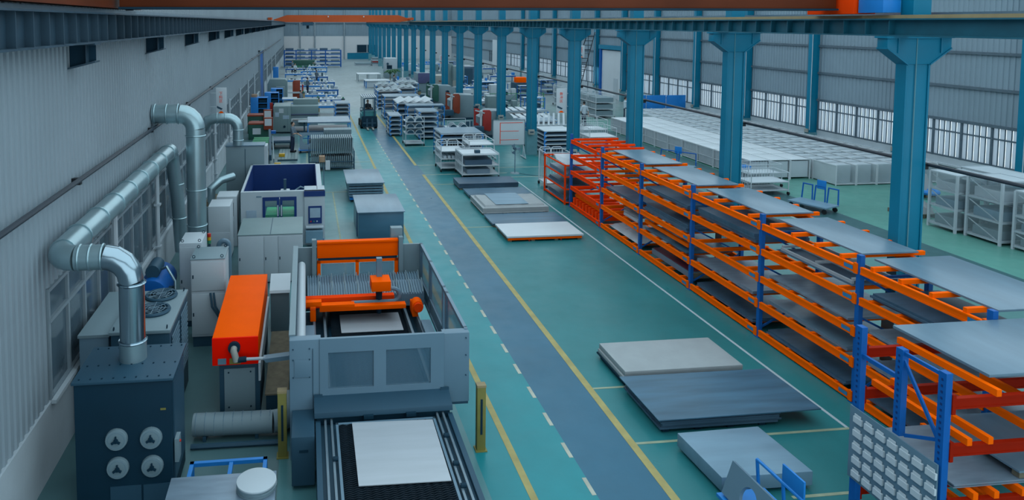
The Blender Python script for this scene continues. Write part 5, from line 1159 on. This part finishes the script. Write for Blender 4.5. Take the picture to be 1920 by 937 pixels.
# ---------------------------------------------------------------- right bay
person('man in white shirt walking away between the middle columns and white crates', (19.4,47.2,0), PI+.2, 'shirt', 'trousers', hands=((.3,-.05,.8),(-.3,.1,.8)), arms=((.28,.03,1.08),(-.28,.05,1.08)), h=1.75)
person('man in white shirt beside the blue barrier behind the third column', (23.9,50.3,0), PI/2, 'shirt', 'trousers')
t = T('blue_barrier', 'long bright blue low barrier wall in the right bay', 'barrier', (26.6,50.8,0))
for k in range(3): MB().box(24.3+1.55*k,25.83+1.55*k,50.9-.1*k,50.98-.1*k,0,1.75).build('panel', 'bright_blue', t, .01)
def crate_proto(grill):
    t = T('storage_crate', '', 'crate', (0,0,0), 0)
    L_, W_, H_ = 1.44, .96, .9
    for x in (-W_/2, W_/2):
        for y in (-L_/2, L_/2): B('post', 'white', t, x-.02, x+.02, y-.02, y+.02, 0, H_)
    if grill:
        for s_ in (-1, 1):
            g_ = MB()
            for k in range(1, 16): g_.box(s_*W_/2-.006, s_*W_/2+.006, -L_/2+L_*k/16-.012, -L_/2+L_*k/16+.012, .05, H_)
            for z in (.06, .45, H_-.03): g_.box(s_*W_/2-.01, s_*W_/2+.01, -L_/2, L_/2, z, z+.03)
            g_.build('side_grill', 'white', t)
        B('contents', 'cab_white', t, -W_/2+.05, W_/2-.05, -L_/2+.05, L_/2-.05, .08, .85, .02); B('cover', 'white', t, -W_/2, W_/2, -L_/2, L_/2, H_, H_+.03, .01)
    else:
        for s_ in (-1, 1): B('side_panel', 'crate_panel', t, s_*W_/2-.008, s_*W_/2+.008, -L_/2+.02, L_/2-.02, .05, H_)
        for s_ in (-1, 1): B('end_panel', 'film', t, -W_/2+.02, W_/2-.02, s_*(L_/2-.01)-.006, s_*(L_/2-.01)+.006, .05, H_)
        B('floor_tray', 'white', t, -W_/2, W_/2, -L_/2, L_/2, .04, .07); B('mid_rail', 'white', t, -W_/2, W_/2, -.02, .02, H_-.04, H_)
        for q in (-1, 1): B('packed_item', 'offwhite', t, -W_/2+.08, W_/2-.14, q*L_/4-.22, q*L_/4+.26, .07, H_+.01, .02); B('top_rail', 'white', t, q*W_/2-.02, q*W_/2+.02, -L_/2, L_/2, H_-.02, H_+.02)
    return t
ca, cb = crate_proto(False), crate_proto(True)
na = nb_ = 0
for j in range(14):
    for i in range(5):
        x, y = 24.05+1.01*i, 29.35+1.5*j
        lab = 'white crate by the right wall, %s row back, %s in from the aisle' % (ORD[j], ORD[i])
        if na == 0: ca.location = (x,y,0); ca['label'] = lab; ca['group'] = 'white crates stacked in the right bay'
        else: dup(ca, (x,y,0), 0, lab, 'white crates stacked in the right bay')
        na += 1
for j in range(10):
    for i in range(3):
        x, y = 20.9+1.01*i, 30.8+1.5*j
        if x > 23.4: continue
        lab = 'white barred crate beside the aisle, %s row back, %s in from the aisle' % (ORD[j], ORD[i])
        if nb_ == 0: cb.location = (x,y,0); cb['label'] = lab; cb['group'] = 'barred crates in the right bay'
        else: dup(cb, (x,y,0), 0, lab, 'barred crates in the right bay')
        nb_ += 1
for k in range(5):
    t = mesh_cart('white three-tier rack beyond the crates, %s from the camera' % ORD[k], 21.9, 23.4, 51.0+1.9*k, 52.7+1.9*k, 1.75, [.2,.7,1.2], True, 1)
    for z in (.22, .72, 1.22): B('load', 'cab_grey', t, 22.0, 23.3, 51.1+1.9*k, 52.6+1.9*k, z, z+.35)
def big_cage(label, x0, x1, y0, y1, h, lv, film=True):
    t = T('wire_cage', label, 'cage', ((x0+x1)/2,(y0+y1)/2,0))
    for x in (x0, x1):
        for y in (y0, y1): B('post', 'offwhite', t, x-.035, x+.035, y-.035, y+.035, 0, h)
    for z in lv:
        B('shelf', 'cab_white', t, x0, x1, y0, y1, z-.02, z+.01)
        for y in (y0, y1): B('rail', 'offwhite', t, x0, x1, y-.025, y+.025, z-.03, z+.03)
        for x in (x0, x1): B('rail', 'offwhite', t, x-.025, x+.025, y0, y1, z-.03, z+.03)
    for k, z in enumerate(lv[:-1]):
        B('load', ['cab_grey','slab_pale','cab_white'][k % 3], t, x0+.12, x1-.15, y0+.12, y1-.12, z+.01, z+.01+(lv[k+1]-z)*.5, .03)
        MB().bar((x0-.01,y0+.1,z+.05),(x0-.01,y1-.1,lv[k+1]-.1),.02,.03).build('tie', 'offwhite', t)
    if film:
        B('wrap_film', 'film', t, x0-.03, x0-.028, y0, y1, .1, h); B('wrap_film', 'film', t, x0, x1, y0-.03, y0-.028, .1, h)
    return t
big_cage('film-wrapped white cage in the right bay just past the first column', 22.3, 23.5, 21.55, 22.6, 2.0, [.15,.8,1.4,2.0])
big_cage('film-wrapped white cage, second from the first column in the right bay', 22.5, 23.7, 20.15, 21.35, 2.1, [.12,.75,1.4,2.1])
big_cage('white cage at the right edge of the view', 22.65, 24.0, 18.3, 19.85, 1.9, [.12,.6,1.1,1.9])
big_cage('tall white cage behind the film-wrapped cages', 23.9, 25.0, 20.6, 23.0, 2.0, [.15,1.0,2.0])
for k, (x0, y0, lab) in enumerate(((22.4,23.4,'pallet of loosely wrapped white parts beside the first column'),(25.2,26.2,'pallet with a white bag and a blue ring further back'))):
    t = T('loaded_pallet', lab, 'pallet', (x0+.5,y0+.5,0))
    for q in (0, .5, 1.0): B('runner', 'wood', t, x0+q*.95, x0+q*.95+.1, y0, y0+1.1, 0, .12)
    B('deck', 'wood', t, x0, x0+1.1, y0, y0+1.1, .12, .15)
    mb = MB(); n_ = 7; gv = []
    for j in range(n_+1):
        for i2 in range(n_+1):
            u_, v_ = i2/n_, j/n_; e_ = min(u_,1-u_,v_,1-v_); gv.append((x0+.02+1.06*u_, y0+.02+1.06*v_, .152+(.35+.35*k+RN.uniform(-.1,.12))*min(1,e_*4)))
    mb.add(gv, [(j*(n_+1)+i2, j*(n_+1)+i2+1, (j+1)*(n_+1)+i2+1, (j+1)*(n_+1)+i2) for j in range(n_) for i2 in range(n_)]); mb.build('wrapped_load', 'wrap', t, smooth=5)
    if k: MB().ring((x0+.5,y0-.1,.28), 'z', .3, .1, 20, 8).build('blue_ring', 'bright_blue', t)
def frame_cart(label, loc, rz, L=1.5, n=3, plate=True):
    t = T('frame_cart', label, 'cart', loc, rz)
    B('deck', 'slab_pale', t, 0, L, 0, .9, .22, .27)
    for k in range(n):
        x = L*k/n; TB('end_loop', 'rack_blue', t, [(x+.03,.9,.25),(x+.05,.95,.85),(x+L/n-.08,.95,.85),(x+L/n-.05,.9,.25)], .028, 8)
    if plate: MB().box(L*.4,L*.4+.35,.93,.96,.75,1.1).build('sign_plate', 'bright_blue', t, .004)
    for x in (.1, L-.1):
        for y in (.1, .8): C('wheel', 'rubber', t, (x,y-.025,.09), (x,y+.025,.09), .09, 12); B('caster', 'machine_dark', t, x-.03, x+.03, y-.03, y+.03, .16, .22)
    return t
frame_cart('blue looped frame cart behind the rack in the right bay aisle', (19.0,25.6,0), -1.2)
frame_cart('blue low cart with a square plate behind the far end of the rack', (17.2,33.2,0), -.95, 1.9, 2)
for k, (x, y) in enumerate(((19.75,30.8),(20.0,29.9))):
    t = T('blue_stool', 'blue box seat on a stand by the crates, %s' % ('left one' if k == 0 else 'right one'), 'stool', (x,y,0)); MB().box(x-.22,x+.22,y-.2,y+.2,.45,.75).build('seat_box', 'rack_blue' if k == 0 else 'bright_blue', t, .02); C('stem', 'machine_dark', t, (x,y,.03), (x,y,.45), .03, 8); C('base', 'machine_dark', t, (x,y,0), (x,y,.03), .2, 16)
mesh_cart('pale mesh trolley of small parts in the right bay aisle, nearer one', 18.6, 20.3, 27.3, 28.3, .95, [.2,.55], True, 0, 'cab_white')
mesh_cart('pale mesh trolley of small parts in the right bay aisle, farther one', 19.4, 21.0, 28.7, 29.6, 1.0, [.2,.6], True, 0, 'cab_white')
mesh_cart('see-through white trolley behind the blue low cart', 17.0, 18.6, 41.5, 43.0, 1.25, [.2,.65], True, 1)
# ladder by the right wall
t = T('stair_ladder', 'black folding ladder leaning by the far right wall', 'ladder', (25.5,62,0))
for s_ in (-.5, .5): MB().bar((24.2+s_,62,0),(26.3+s_*.7,62.6,6.4),.05,.07).build('stringer', 'black', t)
for k in range(15): q = (k+1)/16; MB().bar((24.2+2.1*q-.5+.15*q,62+.6*q,6.4*q),(24.2+2.1*q+.5-.15*q,62+.6*q,6.4*q),.05,.05).build('rung', 'black', t)
for s_ in (-.35, .35): MB().bar((26.4+s_,62.7,6.2),(27.3+s_*1.3,64.5,0),.04,.06).build('rear_leg', 'machine_dark', t)
# green fence, gas posts, far clutter
t = T('green_fence', 'green metal safety fence beyond the middle columns', 'fence', (17.5,58,0))
for k in range(5): B('post', 'green', t, 15.4+1.2*k, 15.46+1.2*k, 57.97, 58.03, 0, 1.3)
for z in (.15, 1.25): B('rail', 'green', t, 15.4, 20.26, 57.98, 58.02, z, z+.05)
for k in range(4): MB().bar((15.46+1.2*k,58,.2),(16.58+1.2*k,58,1.2),.03,.03).build('brace', 'green', t)
for k, (x, y) in enumerate(((14.0,64),(15.6,63.5),(17.4,63.3),(3.0,56.5),(1.0,57.5),(-.2,62),(10.2,62.5),(9.9,69))):
    p = T('gas_post', 'tan round-topped post %s' % ['behind the seventh column','in the gap right of the seventh column','standing alone right of the sixth column','at the aisle edge left of the forklift','beside the far left work tables','next to the rust red guard plate','between the tray carts','beside the far tray carts'][k], 'post', (x,y,0), group='tan posts')
    C('post', 'tan', p, (x,y,0), (x,y,1.1), .14, 12); C('cap', 'machine_dark', p, (x,y,1.1), (x,y,1.18), .16, 12); C('lamp', 'green', p, (x,y,1.18), (x,y,1.3), .07, 10)
# far rack and stacks
t = T('storage_rack', 'long blue shelf rack across the far end of the hall', 'rack', (1.2,116,0))
for x in (-3.4, -1.5, 1.0, 3.3, 5.8):
    for y in (115.5, 116.6): B('upright', 'rack_blue', t, x-.08, x+.08, y-.06, y+.06, 0, 2.8)
for z in (.3, .9, 1.5, 2.1, 2.7):
    B('beam', 'rack_blue', t, -3.4, 5.8, 115.45, 115.55, z-.07, z+.07); B('shelf', 'cab_grey', t, -3.4, 5.8, 115.55, 116.6, z+.02, z+.06)
    for k in range(5): B('load', ['steel_dark','cab_grey','steel_dull'][k % 3], t, -3.2+1.85*k, -1.8+1.85*k+RN.uniform(-.3,.1), 115.6, 116.5, z+.06, z+.06+RN.uniform(.1,.35))
t = T('green_sheet_bale', 'dark green sheet bale in front of the far blue rack', 'bale', (-.3,112,0)); B('bale', 'green_dark', t, -2.1, 1.6, 111.5, 113, .1, 1.35, .03); B('skid', 'machine_dark', t, -2.1, 1.6, 111.6, 112.9, 0, .1); B('band', 'green', t, -1.9, 1.4, 111.48, 111.5, .3, .5)
for k, (x, w_) in enumerate(((8.4,2.6),(11.3,3.2))):
    t = stack('sheet_stack', 'flat sheet pile on the floor at the far wall, %s one' % ('left' if k == 0 else 'right'), x, x+w_, 118, 121, 0.0, [.25,.2] if k == 0 else [.3,.25,.25,.25,.3], ['offwhite','cab_grey','red_plate','offwhite','cab_grey'], jit=.08)
t = T('long_table', 'wide white table near the end of the aisle', 'table', (7.9,88,0)); B('table_top', 'white', t, 6.4, 9.3, 86.8, 89.2, .85, .92)
for x in (6.5, 7.8, 9.2):
    for y in (86.9, 89.1): B('leg', 'cab_grey', t, x-.04, x+.04, y-.04, y+.04, 0, .85)
t = T('long_table', 'white table with a blue frame in front of the wide white table', 'table', (8.2,79,0)); B('table_top', 'offwhite', t, 6.6, 9.4, 77.8, 80.2, .75, .82)
for x in (6.7, 9.3):
    for y in (77.9, 80.1): B('leg', 'bright_blue', t, x-.05, x+.05, y-.05, y+.05, 0, .75)
B('panel', 'cab_white', t, 6.7, 8.0, 77.9, 77.95, .1, .75)
# work tables and people on the far left
def work_table(label, x, y, w_, fm, stuff):
    t = T('work_table', label, 'table', (x+w_/2,y,0), group='work tables along the left side')
    B('table_top', 'cab_white', t, x, x+w_, y, y+1.4, .76, .82)
    for a in (x+.06, x+w_-.06):
        for b_ in (y+.06, y+1.34): B('leg', fm, t, a-.04, a+.04, b_-.04, b_+.04, 0, .76)
    B('rail', fm, t, x, x+w_, y-.02, y+.03, .62, .76)
    for k in range(stuff):
        q = x+.1+(w_-.5)*k/max(1,stuff-1); hh_ = RN.uniform(.06,.4); ww_ = RN.uniform(.12,.38); mm_ = RN.choice(['machine_dark','cab_grey','offwhite','white','white','steel_dull','grey_green','bright_blue']); yy_ = y+RN.uniform(.1,.7)
        if k % 3 == 1: C('part', mm_, t, (q+.15,yy_+.2,.82), (q+.15,yy_+.2,.82+hh_), ww_*.4, 10)
        else: B('part', mm_, t, q, q+ww_, yy_, yy_+.45, .82, .82+hh_, .01)
    return t
tl = [(.4,55,2.4,'bright_blue',6),(.9,59.5,2.2,'rack_blue',6),(-.2,63.5,3.0,'bright_blue',8),(.6,68.5,2.6,'rack_blue',7),(-1.0,73,3.4,'bright_blue',9),(.8,77,2.4,'rack_blue',6),(-2.2,80,3.2,'bright_blue',8),(-.5,85,3.2,'rack_blue',8),(-2.6,90,3.5,'bright_blue',9),(-.4,95,3.2,'bright_blue',8),(-2.8,100,3.6,'rack_blue',8),(.4,104,2.8,'bright_blue',6)]
for k, a in enumerate(tl): work_table('cluttered blue-legged work table on the left of the hall, %s from the camera' % ORD[k], *a)
tr_ = [(10.2,78,2.2,'bright_blue',6),(13.6,88,2.6,'rack_blue',7),(13.8,97,2.8,'bright_blue',7),(14.2,106,2.8,'rack_blue',7),(16.2,70,2.8,'bright_blue',7),(18.6,76,3.0,'rack_blue',7),(21.5,72,3.0,'bright_blue',7),(17.5,86,3.0,'bright_blue',7),(22.5,84,3.2,'rack_blue',7),(20,96,3.2,'bright_blue',7),(24,98,3.0,'rack_blue',7),(18,110,3.2,'bright_blue',7)]
for k, a in enumerate(tr_):
    o = work_table('cluttered work table beyond the middle columns, %s from the camera' % ORD[k], *a); o['group'] = 'work tables beyond the middle columns'
pl = [(-.4,58.5,'worker bending over the table behind the grey press brake',1.2),(.2,72,'worker at the work table past the rust red plate',2.2),(-1.4,97,'worker in pale shirt at the far left tables',.4),(1.6,110,'worker in white in front of the far blue rack',-1.2),(1.3,83,'worker in grey among the far left work tables',2.6),(-1.9,104,'worker beside the dark green sheet bale',1.0),(9.4,74.5,'worker right of the aisle near the tables',2.0)]
for x, y, lab, a in pl: person(lab, (x,y,0), a, 'shirt' if 'white' in lab or 'pale' in lab else 'shirt_grey', 'trousers')
for k, (x, y) in enumerate(((9.9,82),(10.6,83.2))):
    t = T('potted_palm', 'small potted palm right of the aisle, %s one' % ('left' if k == 0 else 'right'), 'plant', (x,y,0)); C('pot', 'cab_white', t, (x,y,0), (x,y,.5), .22, 14, .3); C('trunk', 'wood', t, (x,y,.5), (x,y,1.2), .05, 8)
    for q in range(9):
        a = q*2*PI/9; MB().tube([(x,y,1.2),(x+.35*math.cos(a),y+.35*math.sin(a),1.65),(x+.8*math.cos(a),y+.8*math.sin(a),1.35)], .05, 6, True, [.03,.09,.01]).build('frond', 'leaf', t)
B('top', 'machine_dark', T('dark_locker', 'dark grey locker beyond the columns with an orange box on top', 'cabinet', (20.6,66,0)), 20.0, 21.4, 65.5, 67, 0, 1.5, .02)
o = MB().box(20.2,21.2,65.8,66.6,1.5,2.0).build('orange_box', 'orange', None, .02); tag(o, 'orange box on the dark locker beyond the columns', 'box')
t = T('grey_booth', 'grey booth cabinet beyond the middle columns', 'cabinet', (19,80,0)); MB().box(18.0,20.2,79.5,81.5,0,2.2).build('case', 'steel_dark', t, .02); B('door', 'machine_dark', t, 18.2, 19.2, 79.47, 79.5, .1, 2.0)
# ---------------------------------------------------------------- more machines and racks beyond the middle columns
def lathe(label, x, y, m, s=1.0):
    t = T('lathe', label, 'machine', (x,y,0), group='machines beyond the middle columns')
    MB().box(x,x+2.2*s,y,y+.8,.0,.75*s).build('bed', 'cab_grey', t, .02); MB().box(x,x+.7*s,y-.05,y+.85,.75*s,1.6*s).build('headstock', m, t, .04); C('chuck', 'machine_dark', t, (x+.7*s,y+.4,1.1*s), (x+.85*s,y+.4,1.1*s), .2*s, 14)
    MB().box(x+1.1*s,x+1.5*s,y+.1,y+.7,.75*s,1.2*s).build('carriage', m, t, .02); C('handwheel', 'machine_black', t, (x+1.3*s,y-.02,.9*s), (x+1.3*s,y-.06,.9*s), .14, 12); B('tailstock', m, t, x+1.8*s, x+2.15*s, y+.15, y+.65, .75*s, 1.25*s, .02); B('chip_tray', 'machine_dark', t, x+.1, x+2.1*s, y-.1, y, .3, .4)
lt = [(13.6,51.5,'grey_green'),(12.9,57.0,'cab_white'),(16.4,61.0,'offwhite'),(13.4,78.5,'grey_green'),(13.4,84.0,'cab_white'),(13.3,93,'offwhite'),(16.8,92,'grey_green'),(20.5,89,'cab_white'),(24.5,77,'offwhite')]
for k, (x, y, m) in enumerate(lt): lathe('grey workshop lathe beyond the middle columns, %s from the camera' % ORD[k], x, y, m, 1.1)
for k, (x, y, c1) in enumerate(((16.8,52.5,'bright_blue'),(19.6,62.5,'rack_blue'),(17.0,67,'bright_blue'),(23.6,68.5,'rack_blue'),(15.8,74.5,'bright_blue'),(20.6,103,'rack_blue'))):
    t = T('frame_rack', 'blue tube rack of parts beyond the middle columns, %s from the camera' % ORD[k], 'rack', (x+.8,y+.5,0), group='blue racks beyond the middle columns')
    for a in (x, x+1.6):
        for b_ in (y, y+1.0): B('post', c1, t, a-.03, a+.03, b_-.03, b_+.03, 0, 1.5)
    for z in (.15, .65, 1.15, 1.45): B('rail', c1, t, x, x+1.6, y-.03, y+.03, z, z+.05); B('shelf', 'cab_white', t, x, x+1.6, y+.03, y+.97, z, z+.03)
    for q in range(6): z = (.18, .68, 1.18)[q % 3]; B('part', RN.choice(['offwhite','cab_grey','machine_dark','steel_dull']), t, x+.1+.75*(q//3), x+.6+.75*(q//3), y+.15, y+.8, z, z+RN.uniform(.12,.34), .01)
